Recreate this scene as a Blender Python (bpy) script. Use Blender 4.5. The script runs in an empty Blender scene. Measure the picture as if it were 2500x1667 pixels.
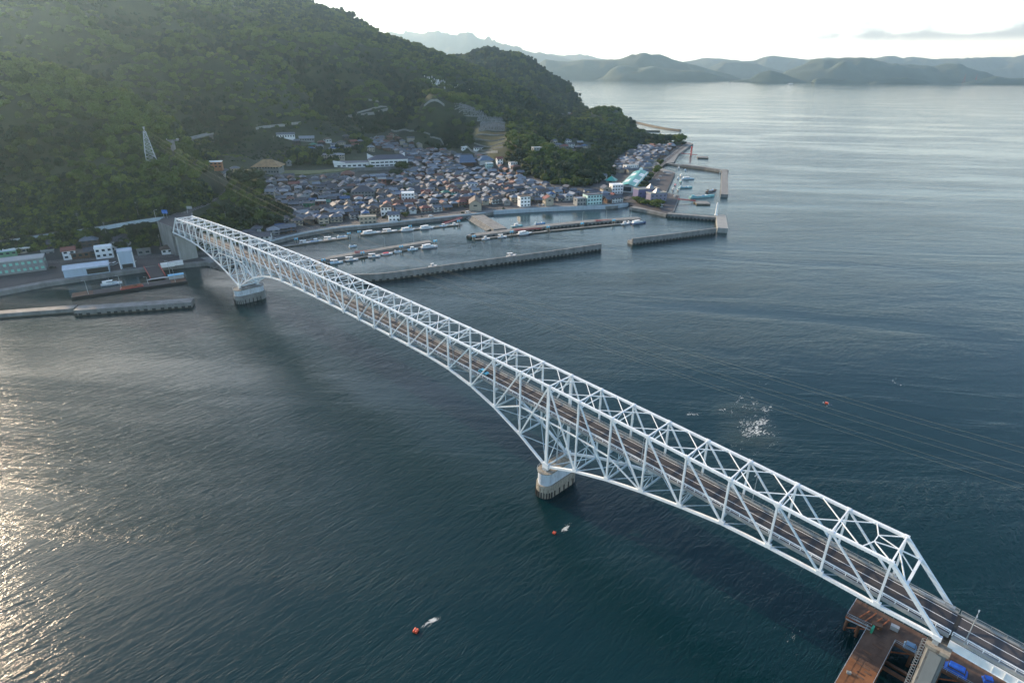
import bpy, math, random, numpy as np
from mathutils import Vector, Matrix
random.seed(7); RNG = np.random.default_rng(11)
S = bpy.context.scene
COL = S.collection
R = math.radians
# ------------------------------------------------------------------ camera
CX, CY, CZ = -0.262, 126.923, 134.345
YAW, PIT, ROL, FPX = -0.779028, -0.427301, 0.0096527, 1475.51
_f = Vector((math.cos(YAW)*math.cos(PIT), math.sin(YAW)*math.cos(PIT), math.sin(PIT)))
_r = _f.cross(Vector((0, 0, 1))).normalized(); _u = _r.cross(_f)
_c, _s = math.cos(ROL), math.sin(ROL)
RT, UP = _c*_r + _s*_u, -_s*_r + _c*_u
cd = bpy.data.cameras.new('camera'); cam = bpy.data.objects.new('camera', cd); COL.objects.link(cam)
cam.matrix_world = Matrix(((RT.x, UP.x, -_f.x, CX), (RT.y, UP.y, -_f.y, CY), (RT.z, UP.z, -_f.z, CZ), (0, 0, 0, 1)))
cd.sensor_width = 36; cd.lens = FPX/2500*36; cd.clip_start = 1; cd.clip_end = 60000
S.camera = cam
# ------------------------------------------------------------------ sky, sun, exposure
SUN_AZ, SUN_EL = R(6), R(20)
w = bpy.data.worlds.new('World'); S.world = w; w.use_nodes = True
nt = w.node_tree; nt.nodes.clear()
def wn(t, **k):
    n = nt.nodes.new(t)
    for a, b in k.items(): setattr(n, a, b)
    return n
wo = wn('ShaderNodeOutputWorld'); bg = wn('ShaderNodeBackground'); sky = wn('ShaderNodeTexSky')
sky.sky_type = 'NISHITA'; sky.sun_disc = False; sky.sun_elevation = SUN_EL
sky.sun_rotation = R(90) - SUN_AZ            # sky rotation runs clockwise from +Y
sky.air_density = 1.0; sky.dust_density = 1.2; sky.ozone_density = 1.8; sky.altitude = 0
bg.inputs[1].default_value = 0.15
# thin veil of cloud in the sky itself, plus the low cloud bank over the strait
tc = wn('ShaderNodeTexCoord'); sx = wn('ShaderNodeSeparateXYZ'); nt.links.new(tc.outputs['Generated'], sx.inputs[0])
veil = wn('ShaderNodeMix', data_type='RGBA'); veil.inputs[7].default_value = (6.6, 8.8, 9.2, 1)
nt.links.new(sky.outputs[0], veil.inputs[6])
mp = wn('ShaderNodeMapping'); mp.inputs['Scale'].default_value = (6, 6, 16)
nt.links.new(tc.outputs['Generated'], mp.inputs[0])
nz = wn('ShaderNodeTexNoise'); nz.inputs['Scale'].default_value = 2.6; nz.inputs['Detail'].default_value = 7; nz.inputs['Roughness'].default_value = .55
nt.links.new(mp.outputs[0], nz.inputs[0])
def math_(op, a, b=None, c=None):
    m = wn('ShaderNodeMath', operation=op)
    for i, v in enumerate((a, b, c)):
        if v is None: continue
        if isinstance(v, (int, float)): m.inputs[i].default_value = v
        else: nt.links.new(v, m.inputs[i])
    return m.outputs[0]
def ramp(v, a, b):
    m = wn('ShaderNodeMapRange', interpolation_type='SMOOTHSTEP')
    nt.links.new(v, m.inputs[0]); m.inputs[1].default_value = a; m.inputs[2].default_value = b
    return m.outputs[0]
# direction masks: azimuth via dot with the bank's heading, height via z
azv = math_('ARCTAN2', sx.outputs[1], sx.outputs[0])
azm = math_('MULTIPLY', ramp(azv, R(-63), R(-70)), ramp(azv, R(-125), R(-110)))
zel = sx.outputs[2]
band = math_('MULTIPLY', ramp(zel, .030, .040), ramp(zel, .072, .045))
dens = math_('MULTIPLY', math_('MULTIPLY', azm, band), ramp(math_('ADD', nz.outputs[0], math_('MULTIPLY', ramp(zel, .047, .036),   .22)), .45, .66))
nt.links.new(math_('ADD', .0, math_('MULTIPLY', ramp(zel, .26, -.02), .93)), veil.inputs[0])
cl = wn('ShaderNodeMix', data_type='RGBA'); nt.links.new(math_('MULTIPLY', dens, .8), cl.inputs[0])
nt.links.new(veil.outputs[2], cl.inputs[6]); cl.inputs[7].default_value = (1.7, 2.05, 2.2, 1)
nt.links.new(cl.outputs[2], bg.inputs[0]); nt.links.new(bg.outputs[0], wo.inputs[0])
sd = bpy.data.lights.new('sun', 'SUN'); sun = bpy.data.objects.new('sun', sd); COL.objects.link(sun)
sd.energy = 3.6; sd.angle = R(.5); sd.color = (1, .82, .58)
dirv = Vector((math.cos(SUN_EL)*math.cos(SUN_AZ), math.cos(SUN_EL)*math.sin(SUN_AZ), math.sin(SUN_EL)))
sun.rotation_euler = dirv.to_track_quat('Z', 'Y').to_euler(); sun.location = (300, 60, 300)
S.view_settings.view_transform = 'Standard'; S.view_settings.look = 'None'; S.view_settings.gamma = 1
S.view_settings.exposure = 1.0
S.cycles.max_bounces = 8; S.cycles.volume_bounces = 0; S.cycles.caustics_reflective = False; S.cycles.caustics_refractive = False
S.cycles.sample_clamp_indirect = 5; S.cycles.sample_clamp_direct = 14
S.cycles.volume_step_rate = 1

# ------------------------------------------------------------------ geometry helpers
def G(px, py, z=0.0):
    """world point at height z seen at a place in the photograph (used to read off the map)"""
    d = _f + RT*((px-1250)/FPX) + UP*((833.5-py)/FPX)
    t = (z-CZ)/d.z
    return Vector((CX+d.x*t, CY+d.y*t, z))
FH = Vector((math.cos(YAW), math.sin(YAW), 0)); RH = Vector((FH.y, -FH.x, 0))
def GD(px, py, D):
    """world point at horizontal depth D"""
    d = _f + RT*((px-1250)/FPX) + UP*((833.5-py)/FPX)
    t = D/(d.x*FH.x+d.y*FH.y)
    return Vector((CX, CY, CZ)) + d*t
V = Vector
class MB:
    def __init__(s, o=(0, 0, 0)): s.v = []; s.f = []; s.m = []; s.o = V(o); s.mi = 0
    def add(s, vs, fs):
        b = len(s.v); s.v += [tuple(V(p)-s.o) for p in vs]
        s.f += [tuple(b+i for i in q) for q in fs]; s.m += [s.mi]*len(fs); return s
    def box(s, c, d, rz=0.0):
        x, y, z = d[0]/2, d[1]/2, d[2]/2; co, si = math.cos(rz), math.sin(rz)
        vs = [(c[0]+a*x*co-b*y*si, c[1]+a*x*si+b*y*co, c[2]+e*z) for a, b, e in ((-1,-1,-1),(1,-1,-1),(1,1,-1),(-1,1,-1),(-1,-1,1),(1,-1,1),(1,1,1),(-1,1,1))]
        return s.add(vs, [(0,3,2,1),(4,5,6,7),(0,1,5,4),(1,2,6,5),(2,3,7,6),(3,0,4,7)])
    def bar(s, p, q, w, h=None, up=(0, 0, 1)):
        p, q = V(p), V(q); h = h or w; d = (q-p).normalized(); up = V(up)
        if abs(d.dot(up)) > .98: up = V((1, 0, 0))
        sd_ = d.cross(up).normalized(); u = sd_.cross(d)
        vs = [e + sd_*a*w/2 + u*b*h/2 for e in (p, q) for a, b in ((-1,-1),(1,-1),(1,1),(-1,1))]
        return s.add(vs, [(0,1,2,3),(7,6,5,4),(0,4,5,1),(1,5,6,2),(2,6,7,3),(3,7,4,0)])
    def ibar(s, p, q, w, h, t=.07, up=(0, 0, 1)):
        p, q = V(p), V(q); d = (q-p).normalized(); up = V(up)
        if abs(d.dot(up)) > .98: up = V((1, 0, 0))
        sd_ = d.cross(up).normalized(); u = sd_.cross(d)
        s.bar(p+u*(h/2-t/2), q+u*(h/2-t/2), w, t, up); s.bar(p-u*(h/2-t/2), q-u*(h/2-t/2), w, t, up)
        return s.bar(p, q, t, h-2*t, up)
    def tube(s, p, q, r, n=8, r2=None, caps=True):
        p, q = V(p), V(q); r2 = r if r2 is None else r2; d = (q-p).normalized()
        a = d.cross(V((0, 0, 1)) if abs(d.z) < .95 else V((1, 0, 0))).normalized(); b = d.cross(a)
        vs = [e+(a*math.cos(2*math.pi*i/n)+b*math.sin(2*math.pi*i/n))*rr for e, rr in ((p, r), (q, r2)) for i in range(n)]
        fs = [(i, (i+1) % n, n+(i+1) % n, n+i) for i in range(n)]
        if caps: fs += [tuple(range(n))[::-1], tuple(range(n, 2*n))]
        return s.add(vs, fs)
    def prism(s, poly, z0, z1):
        n = len(poly)
        a = sum(poly[i][0]*poly[(i+1) % n][1]-poly[(i+1) % n][0]*poly[i][1] for i in range(n))
        if a < 0: poly = poly[::-1]
        vs = [(p[0], p[1], z0) for p in poly]+[(p[0], p[1], z1) for p in poly]
        return s.add(vs, [tuple(range(n))[::-1], tuple(range(n, 2*n))]+[(i, (i+1) % n, n+(i+1) % n, n+i) for i in range(n)])
    def sheet(s, pts): return s.add(pts, [tuple(range(len(pts)))])
    def strip(s, line, w0, w1, z=None):
        """flat ribbon along a polyline from offset w0 to w1 (left positive)"""
        L = [V(p) for p in line]; vs = []
        for i, p in enumerate(L):
            d = (L[min(i+1, len(L)-1)]-L[max(i-1, 0)]); d.z = 0; d.normalize(); n = V((-d.y, d.x, 0))
            for w_ in (w0, w1):
                q = p+n*w_
                vs.append((q.x, q.y, p.z if z is None else z))
        return s.add(vs, [(2*i, 2*i+1, 2*i+3, 2*i+2)[::-1] for i in range(len(L)-1)])
    def wall(s, line, w0, w1, z0, z1):
        """solid wall along a polyline"""
        L = [V(p) for p in line]; vs = []
        for i, p in enumerate(L):
            a = (L[i]-L[i-1]) if i else (L[1]-L[0]); b = (L[i+1]-L[i]) if i < len(L)-1 else a
            a = V((a.x, a.y, 0)).normalized(); b = V((b.x, b.y, 0)).normalized()
            d = (a+b).normalized(); k = 1/max(.5, d.dot(a)); n = V((-d.y, d.x, 0))*k
            A, B = p+n*w0, p+n*w1
            z0_ = z0[i] if isinstance(z0, (list, tuple)) else z0
            z1_ = z1[i] if isinstance(z1, (list, tuple)) else z1
            vs += [(A.x, A.y, z0_), (B.x, B.y, z0_), (B.x, B.y, z1_), (A.x, A.y, z1_)]
        fs = []
        for i in range(len(L)-1):
            o = 4*i
            for j in range(4): fs.append((o+j, o+(j+1) % 4, o+4+(j+1) % 4, o+4+j))
        fs += [(3, 2, 1, 0), (len(vs)-4, len(vs)-3, len(vs)-2, len(vs)-1)]
        return s.add(vs, fs)
    def build(s, name, mat, parent=None, loc=None, smooth=False):
        me = bpy.data.meshes.new(name); me.from_pydata(s.v, [], s.f)
        mats = mat if isinstance(mat, (list, tuple)) else [mat]
        for m in mats: me.materials.append(m)
        if len(mats) > 1: me.polygons.foreach_set('material_index', s.m)
        if smooth: me.polygons.foreach_set('use_smooth', [True]*len(me.polygons))
        me.update()
        o = bpy.data.objects.new(name, me); COL.objects.link(o)
        if parent is not None: o.parent = parent
        elif loc is not None: o.location = loc
        elif s.o.length > 0: o.location = s.o
        return o
def tag(o, label=None, cat=None, group=None, kind=None):
    if label: o['label'] = label
    if cat: o['category'] = cat
    if group: o['group'] = group
    if kind: o['kind'] = kind
    return o
def thing(name, label, cat, loc=(0, 0, 0), rz=0.0, group=None, sc=None):
    o = bpy.data.objects.new(name, None); COL.objects.link(o); o.location = loc; o.rotation_euler = (0, 0, rz)
    o.empty_display_size = .5
    if sc: o.scale = (sc, sc, sc)
    return tag(o, label, cat, group)
KIDS = {}
def kids(o):
    return [c for c in bpy.data.objects if c.parent == o] if o.name not in KIDS else KIDS[o.name]
def freeze(o):
    """remember a prototype's children so copies are quick"""
    ch = [c for c in COL.objects if c.parent == o]; KIDS[o.name] = ch
    for c in ch: KIDS[c.name] = [g for g in COL.objects if g.parent == c]
    return o
def dup(o, loc, rz=0.0, label=None, group=None, mats=None, sc=None):
    r = o.copy(); COL.objects.link(r); r.location = loc; r.rotation_euler = (0, 0, rz)
    if sc is not None: r.scale = sc if hasattr(sc, '__len__') else (sc, sc, sc)
    if label: r['label'] = label
    if group: r['group'] = group
    for ch in KIDS[o.name]:
        c = ch.copy(); COL.objects.link(c); c.parent = r; _over(c, ch.name, mats)
        for g in KIDS.get(ch.name, []):
            d = g.copy(); COL.objects.link(d); d.parent = c; _over(d, g.name, mats)
    return r
def _over(c, name, mats):
    if mats:
        k = name.split('.')[0]
        if k in mats:
            for sl in c.material_slots: sl.link = 'OBJECT'; sl.material = mats[k]
# ------------------------------------------------------------------ materials
def mat(name, col, rough=.65, metal=0.0, var=.15, scale=.6, bump=0.0, bscale=6.0, spec=None, streak=None, rnd=0.0, col2=None, detail=5, emit=None):
    m = bpy.data.materials.new(name); m.use_nodes = True; t = m.node_tree; N = t.nodes; L = t.links
    b = N['Principled BSDF']; b.inputs['Roughness'].default_value = rough; b.inputs['Metallic'].default_value = metal
    if spec is not None: b.inputs['Specular IOR Level'].default_value = spec
    b.inputs['Base Color'].default_value = (*col, 1)
    if emit: b.inputs['Emission Color'].default_value = (*emit[0], 1); b.inputs['Emission Strength'].default_value = emit[1]
    g = N.new('ShaderNodeNewGeometry')
    if var or col2:
        n = N.new('ShaderNodeTexNoise'); n.inputs['Scale'].default_value = scale; n.inputs['Detail'].default_value = detail; n.inputs['Roughness'].default_value = .6
        src = g.outputs['Position']
        if streak:
            mp_ = N.new('ShaderNodeMapping'); mp_.inputs['Scale'].default_value = streak; L.new(src, mp_.inputs[0]); src = mp_.outputs[0]
        L.new(src, n.inputs['Vector'])
        r_ = N.new('ShaderNodeMapRange'); r_.inputs[1].default_value = .3; r_.inputs[2].default_value = .7; L.new(n.outputs[0], r_.inputs[0])
        mx = N.new('ShaderNodeMix'); mx.data_type = 'RGBA'; L.new(r_.outputs[0], mx.inputs[0])
        c2 = col2 or tuple(min(1, c*(1+var)) for c in col)
        mx.inputs[6].default_value = (*tuple(c*(1-var) for c in col), 1); mx.inputs[7].default_value = (*c2, 1)
        out = mx.outputs[2]
        if rnd:
            oi = N.new('ShaderNodeObjectInfo'); hs = N.new('ShaderNodeHueSaturation')
            mr = N.new('ShaderNodeMapRange'); mr.inputs[3].default_value = 1-rnd; mr.inputs[4].default_value = 1+rnd; L.new(oi.outputs['Random'], mr.inputs[0])
            L.new(mr.outputs[0], hs.inputs['Value']); L.new(out, hs.inputs['Color']); out = hs.outputs[0]
        L.new(out, b.inputs['Base Color'])
    if bump:
        n2 = N.new('ShaderNodeTexNoise'); n2.inputs['Scale'].default_value = bscale; n2.inputs['Detail'].default_value = 4
        L.new(g.outputs['Position'], n2.inputs['Vector'])
        bp = N.new('ShaderNodeBump'); bp.inputs['Strength'].default_value = 1; bp.inputs['Distance'].default_value = bump
        L.new(n2.outputs[0], bp.inputs['Height']); L.new(bp.outputs[0], b.inputs['Normal'])
    return m
HAZE = 7.5e-5
M = {}
M['steel'] = mat('white_steel', (.78, .81, .82), .42, var=.10, scale=.35, streak=(1, 1, .4))
def rust_spots(m, amt=.60, col=(.20, .09, .045)):
    t = m.node_tree; N = t.nodes; L = t.links; b = N['Principled BSDF']; src_ = b.inputs['Base Color'].links[0].from_socket
    g = N.new('ShaderNodeNewGeometry'); mp_ = N.new('ShaderNodeMapping'); mp_.inputs['Scale'].default_value = (1, 1, .35); L.new(g.outputs['Position'], mp_.inputs[0])
    n = N.new('ShaderNodeTexNoise'); n.inputs['Scale'].default_value = 1.4; n.inputs['Detail'].default_value = 8; n.inputs['Roughness'].default_value = .7; L.new(mp_.outputs[0], n.inputs['Vector'])
    r_ = N.new('ShaderNodeMapRange'); r_.inputs[1].default_value = amt; r_.inputs[2].default_value = amt+.12; r_.inputs[4].default_value = .75; L.new(n.outputs[0], r_.inputs[0])
    x = N.new('ShaderNodeMix'); x.data_type = 'RGBA'; L.new(r_.outputs[0], x.inputs[0]); L.new(src_, x.inputs[6]); x.inputs[7].default_value = (*col, 1); L.new(x.outputs[2], b.inputs['Base Color']); return m
rust_spots(M['steel'], .62)
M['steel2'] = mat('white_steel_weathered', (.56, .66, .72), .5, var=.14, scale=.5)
M['asphalt'] = mat('asphalt', (.058, .054, .056), .85, var=.22, scale=.12, detail=7)
M['asphaltb'] = mat('bridge_asphalt', (.046, .045, .050), .8, var=.2, scale=.045, col2=(.060, .052, .047), streak=(1, 1.6, 1))
M['line'] = mat('road_paint', (.72, .72, .70), .6, var=.1)
M['conc'] = mat('concrete', (.19, .195, .19), .85, var=.3, scale=.25, streak=(1, 1, .35), bump=.02)
M['conclight'] = mat('pale_concrete', (.27, .28, .27), .8, var=.15, scale=.3, streak=(1, 1, .3))
M['concdark'] = mat('wet_concrete', (.12, .11, .085), .7, var=.35, scale=.4, bump=.04)
M['conctan'] = mat('tan_concrete', (.30, .27, .22), .85, var=.3, scale=.5, streak=(1, 1, .2))
M['pierpaint'] = mat('pier_paint', (.50, .56, .62), .6, var=.22, scale=.8, streak=(1, 1, .1), col2=(.62, .68, .74))
M['black'] = mat('black_rubber', (.015, .015, .016), .7, var=.1)
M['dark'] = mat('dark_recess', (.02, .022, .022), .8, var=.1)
M['rust'] = mat('rusty_steel', (.10, .048, .028), .8, var=.45, scale=.25, col2=(.18, .095, .055), bump=.01)
M['rust2'] = mat('rusty_orange_steel', (.32, .11, .045), .75, var=.35, scale=1.2)
M['grey'] = mat('grey_paint', (.35, .37, .38), .5, var=.08)
M['white'] = mat('white_paint', (.78, .80, .80), .5, var=.07, scale=.5)
M['red'] = mat('red_steel', (.38, .045, .04), .5, var=.2)
M['blue'] = mat('blue_paint', (.10, .42, .66), .45, var=.12)
M['wood'] = mat('weathered_wood', (.10, .07, .05), .85, var=.3)
M['glass'] = mat('window_glass', (.03, .045, .055), .12, var=.1)
M['green'] = mat('green_paint', (.02, .16, .09), .6, var=.15)
M['galv'] = mat('galvanised_steel', (.42, .46, .48), .45, metal=.4, var=.1)

rust_spots(M['conctan'], .52, (.09, .06, .04)); rust_spots(M['conc'], .58, (.07, .065, .055)); rust_spots(M['pierpaint'], .56, (.22, .13, .08))
# ------------------------------------------------------------------ sea
def water_material():
    m = bpy.data.materials.new('sea_water'); m.use_nodes = True; t = m.node_tree; N = t.nodes; L = t.links
    b = N['Principled BSDF']
    g = N.new('ShaderNodeNewGeometry'); pos = g.outputs['Position']
    def n(t_, **k):
        x = N.new(t_)
        for a, c in k.items(): setattr(x, a, c)
        return x
    def mth(op, *a):
        x = n('ShaderNodeMath', operation=op)
        for i, v in enumerate(a):
            if isinstance(v, (int, float)): x.inputs[i].default_value = v
            else: L.new(v, x.inputs[i])
        return x.outputs[0]
    def noise(scale, det, rot, sc, rough=.55, dist=0.0):
        mp_ = n('ShaderNodeMapping'); mp_.inputs['Rotation'].default_value = (0, 0, rot); mp_.inputs['Scale'].default_value = sc
        L.new(pos, mp_.inputs[0]); x = n('ShaderNodeTexNoise'); x.inputs['Scale'].default_value = scale; x.inputs['Detail'].default_value = det
        x.inputs['Roughness'].default_value = rough; x.inputs['Distortion'].default_value = dist
        L.new(mp_.outputs[0], x.inputs['Vector']); return x.outputs[0]
    def ms(v, a, b_, c=0, d=1):
        x = n('ShaderNodeMapRange', interpolation_type='SMOOTHSTEP'); L.new(v, x.inputs[0])
        for i, q in enumerate((a, b_, c, d)): x.inputs[i+1].default_value = q
        return x.outputs[0]
    def streaks(scale, det, rot, sc, rough=.55, dist=0.0):
        mp_ = n('ShaderNodeMapping', vector_type='TEXTURE'); mp_.inputs['Rotation'].default_value = (0, 0, rot); mp_.inputs['Scale'].default_value = sc
        L.new(pos, mp_.inputs[0]); x = n('ShaderNodeTexNoise'); x.inputs['Scale'].default_value = scale; x.inputs['Detail'].default_value = det
        x.inputs['Roughness'].default_value = rough; x.inputs['Distortion'].default_value = dist
        L.new(mp_.outputs[0], x.inputs['Vector']); return x.outputs[0]
    sx_ = n('ShaderNodeSeparateXYZ'); L.new(pos, sx_.inputs[0])
    def blob(c, rx, ry, rot):
        mp_ = n('ShaderNodeMapping', vector_type='TEXTURE'); mp_.inputs['Location'].default_value = (c[0], c[1], 0); mp_.inputs['Rotation'].default_value = (0, 0, rot); mp_.inputs['Scale'].default_value = (rx, ry, 1)
        L.new(pos, mp_.inputs[0]); vm = n('ShaderNodeVectorMath', operation='LENGTH'); L.new(mp_.outputs[0], vm.inputs[0])
        return ms(vm.outputs['Value'], 1.0, .05)
    # wind ripples run across the strait, crests along y
    swell = noise(.20, 3, R(8), (1, .28, 1), .5, .6)
    chop = noise(.62, 4, R(-4), (1, .22, 1), .6, .8)
    fine = noise(1.9, 3, R(14), (1, .5, 1), .6)
    patch = streaks(.011, 6, R(38), (5.5, 1, 1), .62, .7)           # current slicks
    patch2 = streaks(.05, 4, R(50), (4, 1, 1), .6, .5)
    calm = mth('MULTIPLY', ms(patch, .40, .60, .45, 1.2), ms(patch2, .35, .65, .75, 1.15))
    # sheltered basins behind the breakwaters
    shel = None
    for c, rx, ry, rot in HARBOUR:
        v = blob(c, rx, ry, rot); shel = v if shel is None else mth('MAXIMUM', shel, v)
    amp = mth('MULTIPLY', calm, mth('SUBTRACT', 1.0, mth('MULTIPLY', shel, .62)))
    h = mth('ADD', mth('ADD', mth('MULTIPLY', swell, .36), mth('MULTIPLY', mth('SUBTRACT', 1.0, mth('ABSOLUTE', mth('SUBTRACT', mth('MULTIPLY', chop, 2.0), 1.0))), .40)), mth('MULTIPLY', fine, .20))
    # rough race water round the rapids
    rap = blob((84, -92), 34, 20, R(-62))
    tur = noise(.7, 6, 0, (1, 1, 1), .65, 2.2)
    h = mth('ADD', h, mth('MULTIPLY', mth('MULTIPLY', tur, rap), .8))
    bp = n('ShaderNodeBump'); bp.inputs['Distance'].default_value = 1.0
    L.new(mth('MULTIPLY', h, amp), bp.inputs['Height']); bp.inputs['Strength'].default_value = .58
    # foam: crests of the turbulent water near the rapids, the pier and the buoys
    fm = None
    web = ms(noise(.55, 8, R(20), (1, 1, 1), .68, 1.6), .585, .66)
    for c, rx, ry, rot, k in FOAM:
        v = mth('MULTIPLY', blob(c, rx, ry, rot), k); fm = v if fm is None else mth('MAXIMUM', fm, v)
    thr = mth('SUBTRACT', .76, mth('MULTIPLY', fm, .24))
    fn = mth('ADD', noise(.75, 10, R(8), (1, .45, 1), .74, 1.6), mth('MULTIPLY', mth('SUBTRACT', noise(.11, 4, R(8), (1, .6, 1), .6, .8), .55), .75))
    x = n('ShaderNodeMath', operation='SUBTRACT'); L.new(fn, x.inputs[0]); L.new(thr, x.inputs[1])
    foam = mth('MULTIPLY', mth('MULTIPLY', ms(x.outputs[0], 0, .09), ms(fm, .0, .45)), .85)
    deepn = noise(.01, 4, 0, (1, 1, 1))
    cm = n('ShaderNodeMix', data_type='RGBA'); L.new(deepn, cm.inputs[0])
    cm.inputs[6].default_value = (.001, .017, .024, 1); cm.inputs[7].default_value = (.002, .024, .025, 1)
    sh = n('ShaderNodeMix', data_type='RGBA'); L.new(mth('MULTIPLY', shel, .6), sh.inputs[0]); L.new(cm.outputs[2], sh.inputs[6]); sh.inputs[7].default_value = (.006, .035, .035, 1)
    fx = n('ShaderNodeMix', data_type='RGBA'); L.new(foam, fx.inputs[0]); L.new(sh.outputs[2], fx.inputs[6]); fx.inputs[7].default_value = (.62, .64, .62, 1)
    L.new(fx.outputs[2], b.inputs['Base Color'])
    L.new(mth('ADD', mth('MULTIPLY', foam, .6), .075), b.inputs['Roughness'])
    b.inputs['IOR'].default_value = 1.34
    L.new(bp.outputs[0], b.inputs['Normal'])
    return m
HARBOUR = [((430, -250), 75, 190, R(-22)), ((395, -60), 60, 110, R(-12)), ((500, -560), 170, 90, R(-48)), ((500, -420), 80, 120, R(-25)), ((452, 60), 30, 90, R(-12))]
FOAM = [((96.3, 60.6), 8.0, 2.2, R(-88), 1.25), ((95.0, 8.2), 7.0, 3.0, R(-80), 1.4), ((67, -135), 8, 6, R(20), 1.0), ((104, -84), 8, 4, R(40), 1.15),
        ((82, -100), 52, 26, R(-62), 1.12), ((111.4, -5.5), 7.5, 12, 0, .55), ((26, 0), 7, 20, R(30), .8), ((18, 12), 6, 18, R(15), 1.0), ((364, -3), 9, 13, 0, .5), ((50, -180), 30, 18, R(-40), .45), ((330, -60), 60, 16, R(-30), .38)]
sea = MB(); nS = 24
def dlw(D, L, z=0): return (CX+FH.x*D+RH.x*L, CY+FH.y*D+RH.y*L, z)
sea.add([dlw(-900, -17500), dlw(-900, 17500), dlw(19600, 17500), dlw(19600, -17500)], [(0, 1, 2, 3)])
tag(sea.build('sea', water_material()), 'dark teal sea of the strait with wind ripples', kind='structure')
# ------------------------------------------------------------------ the truss bridge
PS = 12.377
BX = [i*PS if i <= 9 else (9*PS+(i-9)*12.75 if i <= 29 else 9*PS+255+(i-29)*PS) for i in range(39)]; BX[0] = .7
def uu(x): return (x-238.9)/100
BZT = [43-1.247*uu(x)**2-.753*uu(x) for x in BX]; BZT[1] += .45; BZT[2] += .1
BZB = [26.38, 26.3, 26.5, 26.4, 25.9, 24.15, 22.05, 19.45, 15.95, 11.3, 18.2, 23.5, 27.2, 29.4, 30.3, 30.55, 30.65, 30.75, 30.8, 30.8, 30.7, 30.5, 30.25, 29.95, 29.5, 28.4, 25.9, 22.0, 16.4, 10.2, 14.0, 17.1, 19.5, 21.4, 22.9, 23.4, 23.4, 23.0, 22.8]
BW = -11.0
def DZ(x): return 32-1.1*uu(x)**2-.6*uu(x)
E0 = (0, 0, 26)
bridge = thing('truss_bridge', 'long white steel truss bridge carrying a two-lane road across the strait', 'bridge', E0)
st, s2 = M['steel'], M['steel2']
def T(i, y): return V((BX[i], y, BZT[i]))
def B(i, y): return V((BX[i], y, BZB[i]))
for y in (0, BW):
    m = MB(E0)
    for i in range(1, 37): m.bar(T(i, y), T(i+1, y)+(T(i+1, y)-T(i, y)).normalized()*.1, .66, .70)
    for i in range(1, 38): m.box(T(i, y), (1.1, .74, .9)); m.box(T(i, y)+V((0, 0, .48)), (.5, .3, .16))
    m.build('top_chord', st, bridge)
    m = MB(E0)
    for i in range(0, 38): m.bar(B(i, y), B(i+1, y)+(B(i+1, y)-B(i, y)).normalized()*.1, .66, .78)
    for i in range(1, 38): m.box(B(i, y)+V((0, 0, .45)), (1.5, .72, 1.2))
    for i in (9, 29): m.box(B(i, y)+V((0, 0, .3)), (2.6, .95, 2.2))
    for i in (0, 38): m.box(B(i, y), (1.6, .9, 1.1))
    m.build('bottom_chord', st, bridge)
    for a, b in ((0, 1), (38, 37)):
        MB(E0).bar(B(a, y)+V((0, 0, .3)), T(b, y), .62, .86, (1, 0, 0)).build('end_post', st, bridge)
    for i in range(1, 38):
        k = .62 if i in (9, 29) else (.46 if i % 1 == 0 else .4)
        m = MB(E0); p, q = B(i, y), T(i, y)
        if i in (9, 29): m.bar(p, q, .6, .95, (1, 0, 0))
        else: m.ibar(p, q, .46, .56, .09, (0, 1, 0))
        m.build('post', st, bridge)
    for i in range(1, 37):
        # diagonals: in the side spans they fall towards the shore, in the main span towards the middle
        if i < 9: p, q = T(i+1, y), B(i, y)
        elif i < 19: p, q = T(i, y), B(i+1, y)
        elif i < 29: p, q = T(i+1, y), B(i, y)
        else: p, q = T(i, y), B(i+1, y)
        MB(E0).ibar(p, q, .40, .44, .07, (0, 1, 0)).build('diagonal', s2 if i % 5 == 2 else st, bridge)
# the photograph shows the diagonals of the near half leaning the other way round: top at the pier side
# secondary chord in the deep panels over the piers
def SZ(x): return DZ(x)-1.65
for y in (0, BW):
    for c, sg in ((9, 1), (29, -1)):
        m = MB(E0)
        pts = [B(c+2*sg, y), V((BX[c+sg], y, SZ(BX[c+sg])-.2)), V((BX[c], y, SZ(BX[c])-.2)), V((BX[c-sg], y, SZ(BX[c-sg])-.2)), V((BX[c-2*sg], y, (SZ(BX[c-2*sg])-.8))), B(c-3*sg, y)]
        for a, b in zip(pts, pts[1:]): m.bar(a, b, .34, .42)
        m.build('secondary_chord', st, bridge)
# cross bracing between the two trusses
for i in range(1, 38):
    a, b = T(i, 0), T(i, BW); c = (a+b)/2
    MB(E0).ibar(a, b, .32, .42, .08).build('top_strut', st, bridge)
    def mid(i, j, y): return (T(i, y)+T(j, y))/2
    if 2 <= i <= 36:
        m = MB(E0)
        m.bar(mid(i-1, i, 0), mid(i, i+1, BW), .2, .2); m.bar(mid(i-1, i, BW), mid(i, i+1, 0), .2, .2); m.box(c, (.7, .7, .25))
        m.build('top_lateral_brace', st, bridge)
    # sway frame
    if 1 < i < 37:
        dz = 2.6
        p, q = a-V((0, 0, dz)), b-V((0, 0, dz)); m = MB(E0)
        m.bar(p, q, .24, .26); m.bar(c, p.lerp(q, .04), .16, .16); m.bar(c, p.lerp(q, .96), .16, .16)
        m.build('sway_frame', s2, bridge)
    # floor beam
    fx = BX[i]; fz = DZ(fx)-.98
    MB(E0).ibar((fx, .1, fz), (fx, BW-.1, fz), .34, .9, .06).build('floor_beam', s2, bridge)
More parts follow.
